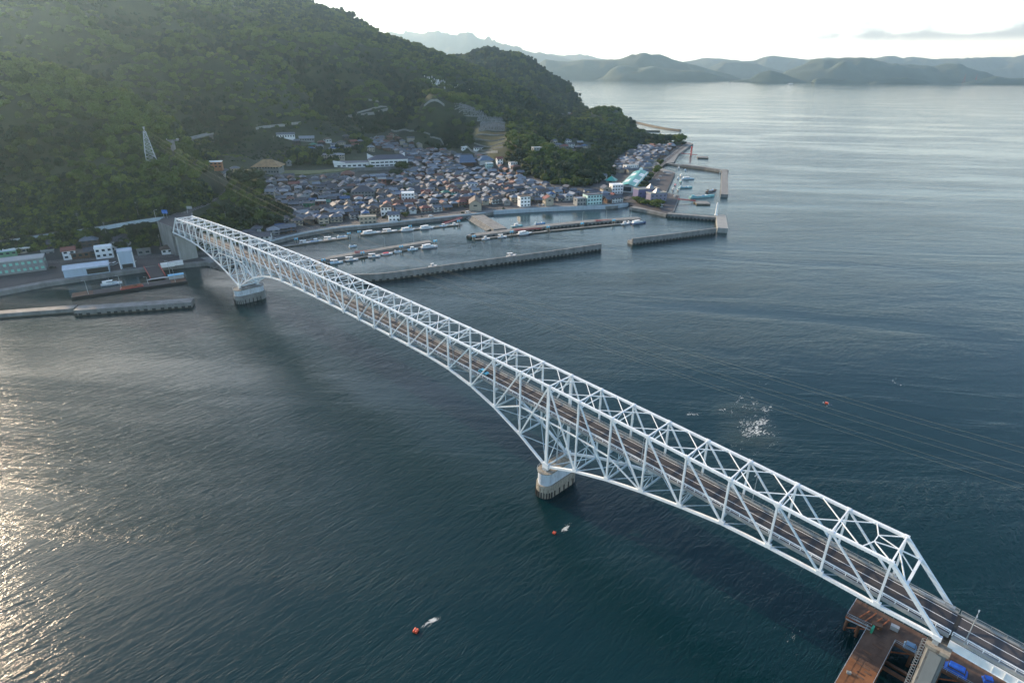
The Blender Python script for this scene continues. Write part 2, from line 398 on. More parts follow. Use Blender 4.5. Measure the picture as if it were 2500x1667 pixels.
for e, n1, n2 in ((0, 1, 2), (38, 37, 36)):                 # portals
    m = MB(E0)
    P = [B(e, y).lerp(T(n1, y), .68) for y in (0, BW)]; c = (T(n1, 0)+T(n1, BW))/2
    m.bar(P[0], P[1], .55, .75); m.bar(c, P[0], .22, .3); m.bar(c, P[1], .22, .3); m.bar(c, (P[0]+P[1])/2, .2, .2)
    m.build('portal_frame', st, bridge)
    m = MB(E0); Q = (T(n1, 0)+T(n2, 0))/2; Q2 = (T(n1, BW)+T(n2, BW))/2; k1 = Q.lerp(Q2, .33).lerp(c, .25); k2 = Q.lerp(Q2, .67).lerp(c, .25)
    for a, b in ((Q, k1), (k1, c), (k1, k2), (Q2, k2), (k2, c), (T(n1, 0), k1), (T(n1, BW), k2)): m.bar(a, b, .2, .2)
    m.build('top_lateral_brace', st, bridge)
for i in range(0, 38):                                      # bottom laterals
    m = MB(E0)
    m.bar(B(i, 0), B(i+1, BW), .2, .22); m.bar(B(i, BW), B(i+1, 0), .2, .22)
    m.build('bottom_lateral_brace', s2, bridge)
for i in list(range(5, 14))+list(range(25, 34)):            # bottom struts and cross frames of the deep panels
    m = MB(E0); m.bar(B(i, 0), B(i, BW), .4, .55)
    zt = DZ(BX[i])-1.5
    if zt-BZB[i] > 3.2:
        a, b = B(i, 0), B(i, BW); p, q = V((BX[i], 0, zt)), V((BX[i], BW, zt))
        m.bar(a, q, .22, .24); m.bar(b, p, .22, .24); c = (a+b+p+q)/4
        m.bar((a+b)/2, (p+q)/2, .18, .18); m.bar((a+p)/2, (b+q)/2, .18, .18)
    m.build('cross_frame', s2, bridge)
# deck
NX = 96
XS = [-.9+(BX[38]+.4+.9)*i/NX for i in range(NX+1)]
def ribbon(m, y0, y1, dz0, dz1, xs=XS):
    vs = []
    for x in xs: vs += [(x, y0, DZ(x)+dz0), (x, y1, DZ(x)+dz0), (x, y1, DZ(x)+dz1), (x, y0, DZ(x)+dz1)]
    fs = []
    for i in range(len(xs)-1):
        o = 4*i
        for j in range(4): fs.append((o+j, o+4+j, o+4+(j+1) % 4, o+(j+1) % 4))
    fs += [(0, 1, 2, 3), (4*len(xs)-1, 4*len(xs)-2, 4*len(xs)-3, 4*len(xs)-4)]
    m.add(vs, fs)
m = MB(E0); ribbon(m, -1.35, -9.75, -.5, -.004); deck = m.build('deck', M['conc'], bridge)
m = MB(E0); ribbon(m, -1.75, -9.05, -.002, .03); road = m.build('road_surface', M['asphaltb'], deck)
for y0, y1, hk in ((-1.3, -1.75, .16), (-9.05, -9.8, .3)):
    m = MB(E0); ribbon(m, y0, y1, -.62, hk); m.build('kerb', M['conclight'], deck)
for y in (-2.85, -5.65, -8.5):
    m = MB(E0); ribbon(m, y-.09, y+.09, .031, .038); m.build('lane_line', M['line'], road)
for y in (-3.2, -7.8, -5.5):
    m = MB(E0); ribbon(m, y-.2, y+.2, -1.4, -.52); m.build('stringer', s2, bridge)
def rail(y, hs, name, mt_, par, xs, o):
    m = MB(o)
    for h, t in hs: ribbon(m, y-t/2, y+t/2, h-t/2, h+t/2, xs)
    n = int((xs[-1]-xs[0])/2.6)
    for k in range(n+1):
        x = xs[0]+(xs[-1]-xs[0])*k/n
        m.box((x, y, DZ(x)+.28+(hs[0][0]-.28)/2), (.15, .15, hs[0][0]-.28))
    return m.build(name, mt_, par)
rail(-1.55, ((1.3, .17), (.80, .10)), 'railing', M['white'], bridge, XS, E0)
rail(-9.5, ((1.1, .16), (.7, .08)), 'railing', M['conclight'], bridge, XS, E0)
# marker plates with the navigation numbers
def glyphs(ch):
    g = {'2': [((0, 4), (1, 5)), ((1, 5), (2, 5)), ((2, 5), (3, 4)), ((3, 4), (3, 3)), ((3, 3), (0, 0)), ((0, 0), (3, 0))],
         '3': [((0, 4.4), (1, 5)), ((1, 5), (2, 5)), ((2, 5), (3, 4)), ((3, 4), (2, 2.7)), ((2, 2.7), (1, 2.7)), ((2, 2.7), (3, 1.4)), ((3, 1.4), (2, 0)), ((2, 0), (1, 0)), ((1, 0), (0, .6))],
         '1': [((0.8, 4), (1.7, 5)), ((1.7, 5), (1.7, 0))],
         'M': [((0, 0), (0, 5)), ((0, 5), (1.5, 2)), ((1.5, 2), (3, 5)), ((3, 5), (3, 0))]}
    return g[ch]
for i, ch in ((16, 'M'), (17, '3'), (18, '2'), (19, '1')):
    c = B(i, 0)+V((0, .42, .25)); m = MB(E0); m.box(c, (1.5, .06, 1.9)); pl = m.build('number_plate', M['white'], bridge)
    m = MB(E0)
    for (ax, az), (bx, bz) in glyphs(ch):
        m.bar(c+V((.45-ax*.3, .04, -.7+az*.28)), c+V((.45-bx*.3, .04, -.7+bz*.28)), .03, .17, (0, 0, 1) if ax != bx else (1, 0, 0))
    m.build('number', M['black'], pl)
# piers
def stadium(cx, y0, y1, r, n=10):
    p = [(cx+r*math.cos(a), y0-r+r*math.sin(a)) for a in [math.pi*k/n for k in range(n+1)]]
    return p+[(cx+r*math.cos(a), y1+r+r*math.sin(a)) for a in [math.pi+math.pi*k/n for k in range(n+1)]]
for cx, y0, y1, rl, ru, zt_, lab in ((111.4, 3.0, -14.2, 3.3, 2.75, 10.0, 'A'), (366.4, 4.2, -14.8, 3.9, 3.4, 8.7, 'B')):
    body = MB(E0); body.prism(stadium(cx, y0, y1, rl), -6, 5.0); pb = body.build('pier', M['conctan'] if lab == 'A' else M['conc'], bridge)
    m = MB(E0); m.prism(stadium(cx, y0-.5, y1+.5, ru), 5.0, zt_-.3); m.build('upper_shaft', M['pierpaint'], pb)
    m = MB(E0); m.prism(stadium(cx, y0-.2, y1+.2, ru+.25), zt_-.3, zt_); m.build('cap', M['conctan'] if lab == 'A' else M['conc'], pb)
    m = MB(E0)                                               # rubber fenders round the base
    for k in range(11):
        a = math.pi*(k+.5)/11; m.box((cx+(rl+.08)*math.cos(a), y0-rl+(rl+.08)*math.sin(a), .9), (.34, .34, 3.0), a)
    for sx_ in (-1, 1):
        for k in range(5): m.box((cx+sx_*(rl+.08), y0-rl-1-k*2.4, .9), (.3, .4, 3.0))
    m.build('fender', M['black'], pb)
    for y in (0, BW):
        m = MB(E0); m.box((cx, y, zt_+.28), (2.0, 1.7, .56)); m.box((cx, y, zt_+.7), (1.3, 1.1, .35)); m.build('bearing', M['galv'], pb)
    m = MB(E0)
    ring = stadium(cx, y0+.0, y1, ru+.15, 8)
    for h in (.55, 1.0):
        for a, b in zip(ring, ring[1:]+ring[:1]): m.bar((a[0], a[1], zt_+h), (b[0], b[1], zt_+h), .05, .05)
    for a in ring: m.box((a[0], a[1], zt_+.5), (.06, .06, 1.0))
    m.build('guard_rail', M['galv'], pb)
    m = MB(E0)                                               # access ladder up to the deck
    for s_ in (-.3, .3): m.bar((cx-2.0, -3.2+s_, zt_), (cx-2.0, -3.2+s_, DZ(cx)-1), .07, .07)
    z = zt_
    while z < DZ(cx)-1.2: m.bar((cx-2.0, -3.5, z), (cx-2.0, -2.9, z), .05, .05); z += .5
    m.build('access_ladder', M['galv'], pb)
# near end pier: tall concrete column
def column(x0, x1, y0, y1, z0, z1, mt_, name, lab=None):
    m = MB(E0); c = .5; m.prism([(x0+c, y0), (x1-c, y0), (x1, y0-c), (x1, y1+c), (x1-c, y1), (x0+c, y1), (x0, y1+c), (x0, y0-c)], z0, z1)
    o = m.build(name, mt_, bridge); return o
c1 = column(-1.9, 1.9, .9, -12, -6, 23.9, M['conc'], 'end_pier')
m = MB(E0); m.box((-.1, -5.5, 24.3), (4.4, 14.2, .8)); m.build('cap', M['conctan'], c1)
m = MB(E0); m.box((-.1, .95, 12), (2.2, .12, 22)); m.build('recess_panel', M['conclight'], c1)
for y in (0, BW): MB(E0).box((.7, y, 25.2), (1.1, 1.0, 1.0)).build('bearing', M['galv'], c1)
m = MB(E0)                                                  # caged ladder on the column's flank
for s_ in (-.25, .25): m.bar((2.15, .3+s_, 5), (2.15, .3+s_, 25.2), .07, .07)
for k in range(40): m.bar((2.15, .05, 5.2+k*.5), (2.15, .55, 5.2+k*.5), .05, .05)
for k in range(24):
    z = 6+k*.8
    pts = [V((2.15+.75*math.sin(a), .3+.42*math.cos(a), z)) for a in [math.pi*j/6 for j in range(7)]]
    for a, b in zip(pts, pts[1:]): m.bar(a, b, .06, .06)
for a in (math.pi*.25, math.pi*.5, math.pi*.75): m.bar((2.15+.75*math.sin(a), .3+.42*math.cos(a), 6), (2.15+.75*math.sin(a), .3+.42*math.cos(a), 24.5), .05, .05)
m.build('caged_ladder', M['galv'], c1)
# far end pier
c2 = column(472.0, 476.6, .3, -11.5, 1, 20.9, M['conclight'], 'end_pier')
m = MB(E0); m.box((474.4, -5.5, 21.3), (5.6, 13, .8)); m.build('cap', M['conc'], c2)
for y in (0, BW): MB(E0).box((476.2, y, 22.2), (1.1, 1.0, 1.0)).build('bearing', M['galv'], c2)
m = MB(E0)
for s_ in (-.5, .5): m.bar((471.8, .6+s_*.5, 3), (471.8, .6+s_*.5, 21), .12, .12)
m.build('drain_pipe', M['galv'], c2)

# ------------------------------------------------------------------ approach viaduct at the near end
A0 = (-1.2, -5.5, 26)
via = thing('approach_viaduct', 'short steel girder approach span joining the near end of the truss bridge', 'viaduct', A0)
XA = [-1.3-2*i for i in range(28)]
def rib2(m, *a): ribbon(m, *a, xs=XA)
m = MB(A0); rib2(m, -1.35, -9.75, -.5, -.004); dk = m.build('deck', M['conc'], via)
m = MB(A0); rib2(m, -2.35, -9.05, -.002, .03); rd = m.build('road_surface', M['asphalt'], dk)
for y0, y1, hk in ((-1.3, -1.75, .16), (-9.05, -9.8, .3)):
    m = MB(A0); rib2(m, y0, y1, -.62, hk); m.build('kerb', M['conclight'], dk)
for y in (-2.85, -5.65, -8.5):
    m = MB(A0); rib2(m, y-.09, y+.09, .031, .038); m.build('lane_line', M['line'], rd)
for y in (-1.0, -4.2, -7.0, -10.0):
    m = MB(A0); rib2(m, y-.17, y+.17, -2.5, -.64); rib2(m, y-.33, y+.33, -2.56, -2.5); m.build('girder', M['steel'], via)
rail(-1.55, ((1.3, .17), (.80, .10)), 'railing', M['white'], via, XA[::-1], A0)
rail(-9.5, ((1.1, .16), (.7, .08)), 'railing', M['conclight'], via, XA[::-1], A0)
for xj in (-1.2, ):
    MB(A0).box((xj, -5.7, DZ(xj)+.036), (.9, 6.6, .012)).build('expansion_joint', M['dark'], via)
m = MB(A0)
for k in range(26): m.box((-3-2*k, -.8, DZ(-3-2*k)-1.6), (.06, .2, 1.7))
m.build('stiffener', M['steel'], via)
# ------------------------------------------------------------------ road lamps on the bridge
def bridge_lamp(x, y, h, arm, label, two=False):
    z = DZ(x)+.28; o = thing('street_lamp', label, 'street lamp', (x, y, z), 0, 'road lamps along the bridge')
    m = MB(); m.tube((0, 0, 0), (0, 0, h), .11, 8, .07); m.box((0, 0, .15), (.35, .35, .3)); m.build('pole', M['galv'], o)
    m = MB(); s_ = -1 if y > -5 else 1
    if two:
        for q in (-1, 1): m.bar((0, 0, h-.1), (0, q*.8, h+.15), .07, .07); m.box((0, q*1.0, h+.17), (.24, .6, .12))
    else:
        pts = [V((0, s_*arm*(1-math.cos(a)), h+1.0*math.sin(a))) for a in [math.pi/2*k/5 for k in range(6)]]
        for a, b in zip(pts, pts[1:]): m.bar(a, b, .09, .09)
        m.box((0, s_*(arm+.35), h+1.0), (.26, .8, .13))
    m.build('lamp_head', M['galv'], o)
bridge_lamp(76.0, -1.2, 8.0, 1.2, 'tall curved-arm lamp beside the near truss, just past the near pier')
bridge_lamp(46.5, -9.9, 8.0, 1.2, 'curved-arm road lamp on the far railing of the near side span')
bridge_lamp(-3.6, -1.0, 8.5, 0, 'straight T-headed lamp on the approach deck beside the expansion joint', True)
bridge_lamp(161, -1.2, 8.0, 1.2, 'slim road lamp at the near railing where the bottom chord starts to dip')
# ------------------------------------------------------------------ terrain
Q = 2.8                                                       # quay height
quay_px = [(-420, 752), (0, 712), (116, 690), (268, 667), (354, 655), (503, 640)]
rock_px = [(515, 652), (545, 660), (585, 640)]
town_px = [(640, 596), (662, 590), (727, 573), (812, 558), (919, 549), (1000, 540), (1100, 530), (1130, 527), (1185, 521), (1205, 517), (1297, 511), (1400, 507), (1500, 503), (1534, 498), (1537, 506), (1580, 513), (1626, 523), (1645, 516), (1660, 478), (1627, 470), (1649, 421), (1600, 405), (1601, 400), (1645, 397), (1657, 376), (1693, 351), (1677, 346)]
back_px = [(1640, 350), (1600, 340), (1559, 333), (1545, 320), (1530, 303), (1510, 290), (1470, 283), (1445, 276), (1419, 268)]
W0 = [G(*p, Q) for p in quay_px]; W1 = [G(*p, .5) for p in rock_px]; W2 = [G(*p, Q) for p in town_px]; W3 = [G(*p, .5) for p in back_px]
def DLp(D, L): return V((CX, CY, 0))+FH*D+RH*L
COAST = W0+W1+W2+W3+[DLp(2290, 215), DLp(2450, 60), DLp(2900, -300), DLp(3600, -900), DLp(3600, -3500), DLp(700, -3500), DLp(300, -900)]
poly = np.array([(p.x, p.y) for p in COAST])
def seg_dist(P, A, B_):
    d = B_-A; t = np.clip(((P-A)@d)/(d@d), 0, 1); return np.linalg.norm(P-(A+t[:, None]*d), axis=1)
def inside(P, pl):
    r = np.zeros(len(P), bool); n = len(pl)
    for i in range(n):
        a, b = pl[i], pl[(i+1) % n]
        if a[1] == b[1]: continue
        c = ((a[1] > P[:, 1]) != (b[1] > P[:, 1])) & (P[:, 0] < (b[0]-a[0])*(P[:, 1]-a[1])/(b[1]-a[1])+a[0]); r ^= c
    return r
def sdist(P, pl, rng=None):
    d = np.full(len(P), 1e9); n = len(pl)
    for i in (range(n) if rng is None else rng): d = np.minimum(d, seg_dist(P, pl[i], pl[(i+1) % n]))
    return d
nq = len(W0); nr = nq+len(W1); nt_ = nr+len(W2); nb_ = nt_+len(W3)
# control heights: (px, py, z) read where the ground is seen, or (px, py, 'D', depth) on ridges
ctl = []
def c(px, py, z): p = G(px, py, z); ctl.append((p.x, p.y, z))
def cd_(px, py, D): p = GD(px, py, D); ctl.append((p.x, p.y, p.z))
def cl(D, L, z): p = DLp(D, L); ctl.append((p.x, p.y, z))
for a in [(0, 690), (116, 670), (268, 650), (354, 640), (503, 630), (640, 585), (727, 562), (812, 548), (919, 538), (1100, 518), (1297, 500), (1500, 492), (1560, 470), (1600, 450), (1610, 420), (1620, 385), (1650, 360), (1580, 380), (1530, 420), (1540, 400), (1580, 360)]: c(*a, 3)
for a in [(0, 640, 4), (100, 630, 4), (240, 615, 4), (350, 610, 4), (430, 610, 4), (520, 605, 3)]: c(*a)
# land between the shore road and the hill road on the left
for a in [(0, 600, 9), (100, 588, 11), (200, 575, 13), (300, 565, 15), (350, 570, 14)]: c(*a)
# hill road shelf leading to the bridge
for a in [(0, 592, 13), (120, 572, 17), (250, 556, 20), (340, 545, 22.5), (400, 540, 23.2), (440, 530, 24), (470, 518, 25)]: c(*a)
# the near spur
for a in [(50, 520, 50), (200, 500, 52), (330, 490, 50), (100, 440, 78), (250, 430, 72), (400, 470, 44), (370, 397, 51+9), (450, 450, 44), (480, 500, 32), (520, 470, 30), (560, 500, 27), (600, 520, 20), (650, 535, 8), (640, 500, 17), (600, 450, 28), (690, 520, 6), (660, 470, 14)]: c(*a)
cd_(0, 197, 600); cd_(106, 189, 620); cd_(183, 186, 640); cd_(276, 232, 620); cd_(340, 278, 600); cd_(425, 363, 590); cd_(489, 410, 585); cd_(0, 300, 545); cd_(110, 300, 560); cd_(220, 330, 560); cd_(-300, 400, 480)
cd_(550, 425, 600)
# valley behind the spur
for a in [(530, 430, 17), (560, 455, 15), (600, 440, 14), (520, 350, 40), (590, 390, 22), (640, 360, 30)]: c(*a)
cl(730, -440, 48); cl(740, -560, 52); cl(780, -330, 36); cl(760, -680, 60); cl(690, -400, 62)
# town floor rising gently inland
for a in [(700, 500, 4), (800, 490, 4), (900, 480, 4), (1000, 470, 4), (1100, 470, 4), (1200, 470, 4), (1300, 480, 4), (1400, 470, 4), (720, 450, 7), (800, 440, 9), (900, 430, 9), (1000, 420, 9), (1100, 410, 9), (1200, 410, 8), (650, 415, 12), (750, 425, 10.5), (850, 405, 13), (920, 400, 13), (990, 380, 14), (1060, 372, 14), (1140, 385, 12), (1250, 430, 6)]: c(*a)
# slopes above the town
for a in [(700, 370, 30), (700, 330, 42), (800, 350, 30), (850, 330, 36), (900, 345, 26), (1000, 345, 22), (1080, 350, 20), (950, 310, 38), (1030, 310, 36), (880, 280, 52), (950, 260, 62), (800, 290, 52), (700, 290, 60), (600, 300, 60), (1180, 370, 20), (1175, 340, 34), (1180, 315, 46), (1190, 300, 52), (1130, 265, 72), (1150, 285, 60), (1100, 300, 50), (1060, 300, 50), (1050, 270, 64), (1070, 230, 92), (1150, 230, 90)]: c(*a)
# wooded knoll at the right of the town
for a in [(1260, 400, 14), (1330, 340, 36), (1290, 310, 46), (1330, 300, 46), (1360, 330, 34), (1400, 410, 14), (1340, 430, 10), (1420, 430, 8), (1450, 420, 7), (1430, 350, 20), (1400, 370, 24), (1470, 400, 7), (1490, 370, 8), (1300, 370, 30), (1250, 350, 36), (1350, 380, 26)]: c(*a)
# valley towards the next bay, and the headland
for a in [(1380, 300, 22), (1340, 290, 36), (1300, 270, 52), (1400, 285, 14), (1400, 276, 8), (1440, 300, 30)]: c(*a)
for a in [(1464, 266, 53), (1502, 271, 50), (1430, 280, 36)]: c(*a)
for a in [(1500, 320, 22), (1530, 335, 12), (1460, 330, 26), (1480, 300, 38), (1545, 345, 4)]: c(*a)
# main mountain
for px, py, D in [(829, 4, 1330), (900, 40, 1360), (948, 77, 1390), (982, 91, 1410), (1043, 104, 1440), (1111, 130, 1480), (1141, 142, 1500), (700, -150, 1330), (600, -250, 1330), (400, -330, 1350), (150, -330, 1350), (-100, -300, 1350), (-500, -250, 1300)]: cd_(px, py, D)
for px, py, D in [(900, 200, 1150), (700, 200, 1080), (700, 100, 1180), (500, 250, 900), (550, 150, 1040), (400, 200, 900), (400, 100, 1030), (250, 150, 930), (100, 120, 930), (0, 60, 980), (250, 20, 1100), (500, 20, 1180), (800, 80, 1230), (1000, 180, 1260), (1100, 190, 1300), (-200, 100, 950), (600, -60, 1230), (1180, 170, 1480), (1240, 210, 1450), (1300, 245, 1380), (300, 250, 860), (430, 300, 830), (1050, 150, 1350)]: cd_(px, py, D)
cl(510, -560, 85); cl(560, -640, 95); cl(1900, -900, 300); cl(1900, -1600, 260); cl(1700, -300, 120); cl(1700, -100, 60); cl(1800, 60, 20); cl(2300, -400, 60); cl(2500, -1500, 200); cl(3200, -1000, 100)
# second hill beyond, dropping to the sea
for px, py, D in [(1145, 140, 2060), (1172, 131, 2080), (1206, 129, 2080), (1240, 142, 2080), (1264, 140, 2080), (1298, 156, 2060), (1342, 192, 2040), (1383, 210, 2020), (1403, 231, 2010), (1300, 230, 1850), (1350, 250, 1850)]: cd_(px, py, D)
cl(2050, 205, 2); cl(2250, 40, 60); cl(1800, 160, 4)
CT = np.array(ctl, float)
def tps_fit(P, z, lam):
    n = len(P); d = np.linalg.norm(P[:, None]-P[None], axis=2)/1000; K = np.where(d > 0, d*d*np.log(d+1e-12), 0)
    A = np.zeros((n+3, n+3)); A[:n, :n] = K+lam*np.eye(n); A[:n, n] = 1; A[:n, n+1:] = P/1000; A[n, :n] = 1; A[n+1:, :n] = (P/1000).T
    return np.linalg.solve(A, np.concatenate([z, [0, 0, 0]]))
TW = tps_fit(CT[:, :2], CT[:, 2], 2e-4)
def tps(P):
    r = np.empty(len(P))
    for s0 in range(0, len(P), 20000):
        q = P[s0:s0+20000]; d = np.linalg.norm(q[:, None]-CT[None, :, :2], axis=2)/1000
        r[s0:s0+20000] = np.where(d > 0, d*d*np.log(d+1e-12), 0)@TW[:-3]+TW[-3]+(q/1000)@TW[-2:]
    return r
_perm = RNG.random((64, 64))
def vnoise(P, s):
    q = P/s; i = np.floor(q).astype(int); f = q-i; f = f*f*(3-2*f)
    g = lambda a, b: _perm[(i[:, 0]+a) % 64, (i[:, 1]+b) % 64]
    return (g(0, 0)*(1-f[:, 0])+g(1, 0)*f[:, 0])*(1-f[:, 1])+(g(0, 1)*(1-f[:, 0])+g(1, 1)*f[:, 0])*f[:, 1]-.5
_qa, _qb = np.array([W0[0].x, W0[0].y]), np.array([W0[-1].x, W0[-1].y])
def LANDW(P):
    t = np.clip(((P-_qa)@(_qb-_qa))/((_qb-_qa)@(_qb-_qa)), 0, 1); return 56-18*t
def height(P):
    h = tps(P)
    up = np.clip((h-16)/60, 0, 1)
    Dp = (P-np.array([CX, CY]))@np.array([FH.x, FH.y]); Lp = (P-np.array([CX, CY]))@np.array([RH.x, RH.y])
    am = np.clip((1560-Dp)/420, .35, 1)*np.clip((-Lp-60)/260, .42, 1)*np.clip((Dp-430)/160, .35, 1)
    wp = P+np.stack([vnoise(P+11, 260), vnoise(P+71, 260)], 1)*120
    rd = np.abs(vnoise(wp+37, 210))*-150+30+np.abs(vnoise(wp+500, 95))*-84+18+np.abs(vnoise(wp+900, 52))*-40+9+vnoise(P, 48)*8+vnoise(P+900, 26)*6
    pd = np.linalg.norm(P-np.array([645, -39]), axis=1); am = am*np.clip((pd-25)/90, 0, 1)
    h = h+up*rd*np.clip(.45+h/200, .45, 1)*am
    h = np.maximum(h, 2.75)
    ins = inside(P, poly)
    dq = sdist(P, poly, list(range(0, nq-1))+list(range(nr, nt_-1)))
    dn = sdist(P, poly, list(range(nq-1, nr))+list(range(nt_-1, nb_+1)))
    dl = sdist(P, poly, list(range(0, nq)))
    h = np.minimum(h, 2.6+np.maximum(0, dl-LANDW(P))*.8)
    dr_ = sdist(P, poly, list(range(nr, nr+13)))
    h = np.minimum(h, 2.7+np.maximum(0, dr_-26)*.5)
    dc_ = sdist(P, poly, list(range(nr+13, nt_-1)))
    h = np.minimum(h, 2.6+np.maximum(0, dc_-70)*.3)
    h = np.where(dq < 5, -5, h)
    h = np.where(dn < 40, np.minimum(h, -1+dn*1.0), h)
    h = np.where(ins, h, -5)
    # cut for the shelf road
    for (a, b, za, zb_, wd) in CUTS:
        A_ = np.array(a); B_ = np.array(b); d = B_-A_; t = np.clip(((P-A_)@d)/(d@d), 0, 1); dist = np.linalg.norm(P-(A_+t[:, None]*d), axis=1); z = za+(zb_-za)*t
        k = np.clip((dist-wd)/4, 0, 1); h = np.where(dist < wd+4, (z-.4)*(1-k)+h*k, h)
    return h
def xy(v): return (v.x, v.y)
hill_road = [G(-120, 608, 12), G(20, 586, 14), G(130, 569, 17), G(230, 556, 20), G(330, 538, 23), G(400, 529, 24.2), G(436, 521, 24.6), G(468, 512, 25), G(520, 490, 24), G(548, 470, 20), G(560, 452, 16)]
CUTS = [(xy(a), xy(b), a.z, b.z, 4.6) for a, b in zip(hill_road, hill_road[1:])]
# grid in camera-neutral map coordinates, finer near the town
def grid(D0, D1, L0, L1, st_, mask=None):
    nd, nl = int((D1-D0)/st_)+1, int((L1-L0)/st_)+1
    dd, ll = np.meshgrid(np.linspace(D0, D1, nd), np.linspace(L0, L1, nl), indexing='ij')
    P = np.stack([CX+FH.x*dd.ravel()+RH.x*ll.ravel(), CY+FH.y*dd.ravel()+RH.y*ll.ravel()], 1)
    return P, nd, nl
def terrain_mesh(name, D0, D1, L0, L1, st_, mt_, label):
    P, nd, nl = grid(D0, D1, L0, L1, st_); h = height(P)
    me = bpy.data.meshes.new(name); n = nd*nl
    me.vertices.add(n); me.vertices.foreach_set('co', np.column_stack([P, h]).ravel())
    i = np.arange((nd-1)*(nl-1)); r, c_ = i//(nl-1), i % (nl-1); a = r*nl+c_
    hh = np.stack([h[a], h[a+1], h[a+nl], h[a+nl+1]]); keep = hh.max(0) > -4.9; a = a[keep]
    q = np.stack([a, a+1, a+nl+1, a+nl], 1)[:, ::-1].ravel(); nf = len(a)
    me.loops.add(nf*4); me.loops.foreach_set('vertex_index', q); me.polygons.add(nf); me.polygons.foreach_set('loop_start', np.arange(nf)*4)
    me.polygons.foreach_set('use_smooth', [True]*nf)
    me.materials.append(mt_); me.update(calc_edges=True); me.validate()
    o = bpy.data.objects.new(name, me); COL.objects.link(o); tag(o, label, kind='structure'); return o
M['ground'] = mat('hill_ground', (.022, .038, .014), .95, var=.5, scale=.03, detail=9, col2=(.05, .062, .025), bump=.4, bscale=.5)
_t = M['ground'].node_tree; _b = _t.nodes['Principled BSDF']; _lk = _b.inputs['Base Color'].links[0]; _o = _lk.from_socket
_g = _t.nodes.new('ShaderNodeNewGeometry'); _sx = _t.nodes.new('ShaderNodeSeparateXYZ'); _t.links.new(_g.outputs['Position'], _sx.inputs[0])
_n = _t.nodes.new('ShaderNodeTexNoise'); _n.inputs['Scale'].default_value = .035; _n.inputs['Detail'].default_value = 6; _t.links.new(_g.outputs['Position'], _n.inputs['Vector'])
_a = _t.nodes.new('ShaderNodeMath'); _a.operation = 'MULTIPLY_ADD'; _t.links.new(_n.outputs[0], _a.inputs[0]); _a.inputs[1].default_value = 16; _t.links.new(_sx.outputs[2], _a.inputs[2])
_m = _t.nodes.new('ShaderNodeMapRange'); _m.inputs[1].default_value = 17; _m.inputs[2].default_value = 23; _t.links.new(_a.outputs[0], _m.inputs[0])
_x = _t.nodes.new('ShaderNodeMix'); _x.data_type = 'RGBA'; _t.links.new(_m.outputs[0], _x.inputs[0]); _x.inputs[6].default_value = (.055, .056, .057, 1); _t.links.new(_o, _x.inputs[7]); _t.links.new(_x.outputs[2], _b.inputs['Base Color'])
M['townground'] = mat('town_ground', (.085, .085, .082), .9, var=.35, scale=.12, detail=8)
TG = terrain_mesh('hillside', 330, 1620, -1560, 520, 5.5, M['ground'], 'green mountainside rising behind the harbour town')
TF = terrain_mesh('far_hillside', 1614, 2700, -2000, 420, 20, M['ground'], 'wooded hill behind the headland')

# shoreline slabs
def inner(L, d):
    out = []
    for i, p in enumerate(L):
        a = L[max(i-1, 0)]; b = L[min(i+1, len(L)-1)]; t = (b-a); t.z = 0; t.normalize(); n = V((-t.y, t.x, 0)); out.append(p+n*d)
    return out
def sidein(L):
    m_ = len(L)//2; t = (L[m_+1]-L[m_]).normalized(); n = V((-t.y, t.x, 0)); mp_ = (L[m_]+L[m_+1])/2+n*6
    return 1 if inside(np.array([[mp_.x, mp_.y]]), poly)[0] else -1
def slab(name, L, wd, z0, z1, mt_, label):
    s_ = sidein(L); m = MB(); m.wall(L, 0, s_*wd, z0, z1); return tag(m.build(name, mt_), label, kind='structure'), s_
W0l = W0+[G(512, 642, Q)]
slab('quay', W0l, 14, -3, Q, M['conc'], 'concrete quay edge of the ferry landing')
iC = 13                                                       # index of the sea wall corner in W2
slab('quay', W2[:iC+1], 13, -3, Q, M['conc'], 'curved harbour sea wall in front of the town')
slab('quay', W2[iC+1:], 12, -3, Q, M['conc'], 'concrete quay around the car park and boat basin')
# rubble slope under the bridge
rk = MB()
rr = random.Random(3)
for k in range(420):
    t = rr.random(); i = rr.randrange(3); L_ = [W0l[-1]]+W1[0:3]+[W2[0]]; a, b = L_[i], L_[i+1]; p = a.lerp(b, t); dep = rr.random()*9
    n = V((0, 0, 0))+((V((520, -150, 0))-p)*1); n.z = 0; n.normalize(); p = p+n*dep; s_ = rr.uniform(.6, 1.5)
    z = .2+dep*.38
    vs = [(p.x+s_*rr.uniform(-1, 1)*.7, p.y+s_*rr.uniform(-1, 1)*.7, z+s_*rr.uniform(-.5, .7)) for _ in range(8)]
    rk.box((p.x, p.y, z), (s_*rr.uniform(.8, 1.6), s_*rr.uniform(.8, 1.5), s_*rr.uniform(.6, 1)), rr.random()*3)
tag(rk.build('rubble', mat('boulder', (.17, .165, .15), .9, var=.35, scale=.6)), 'grey rubble boulders along the shore under the bridge', kind='stuff')
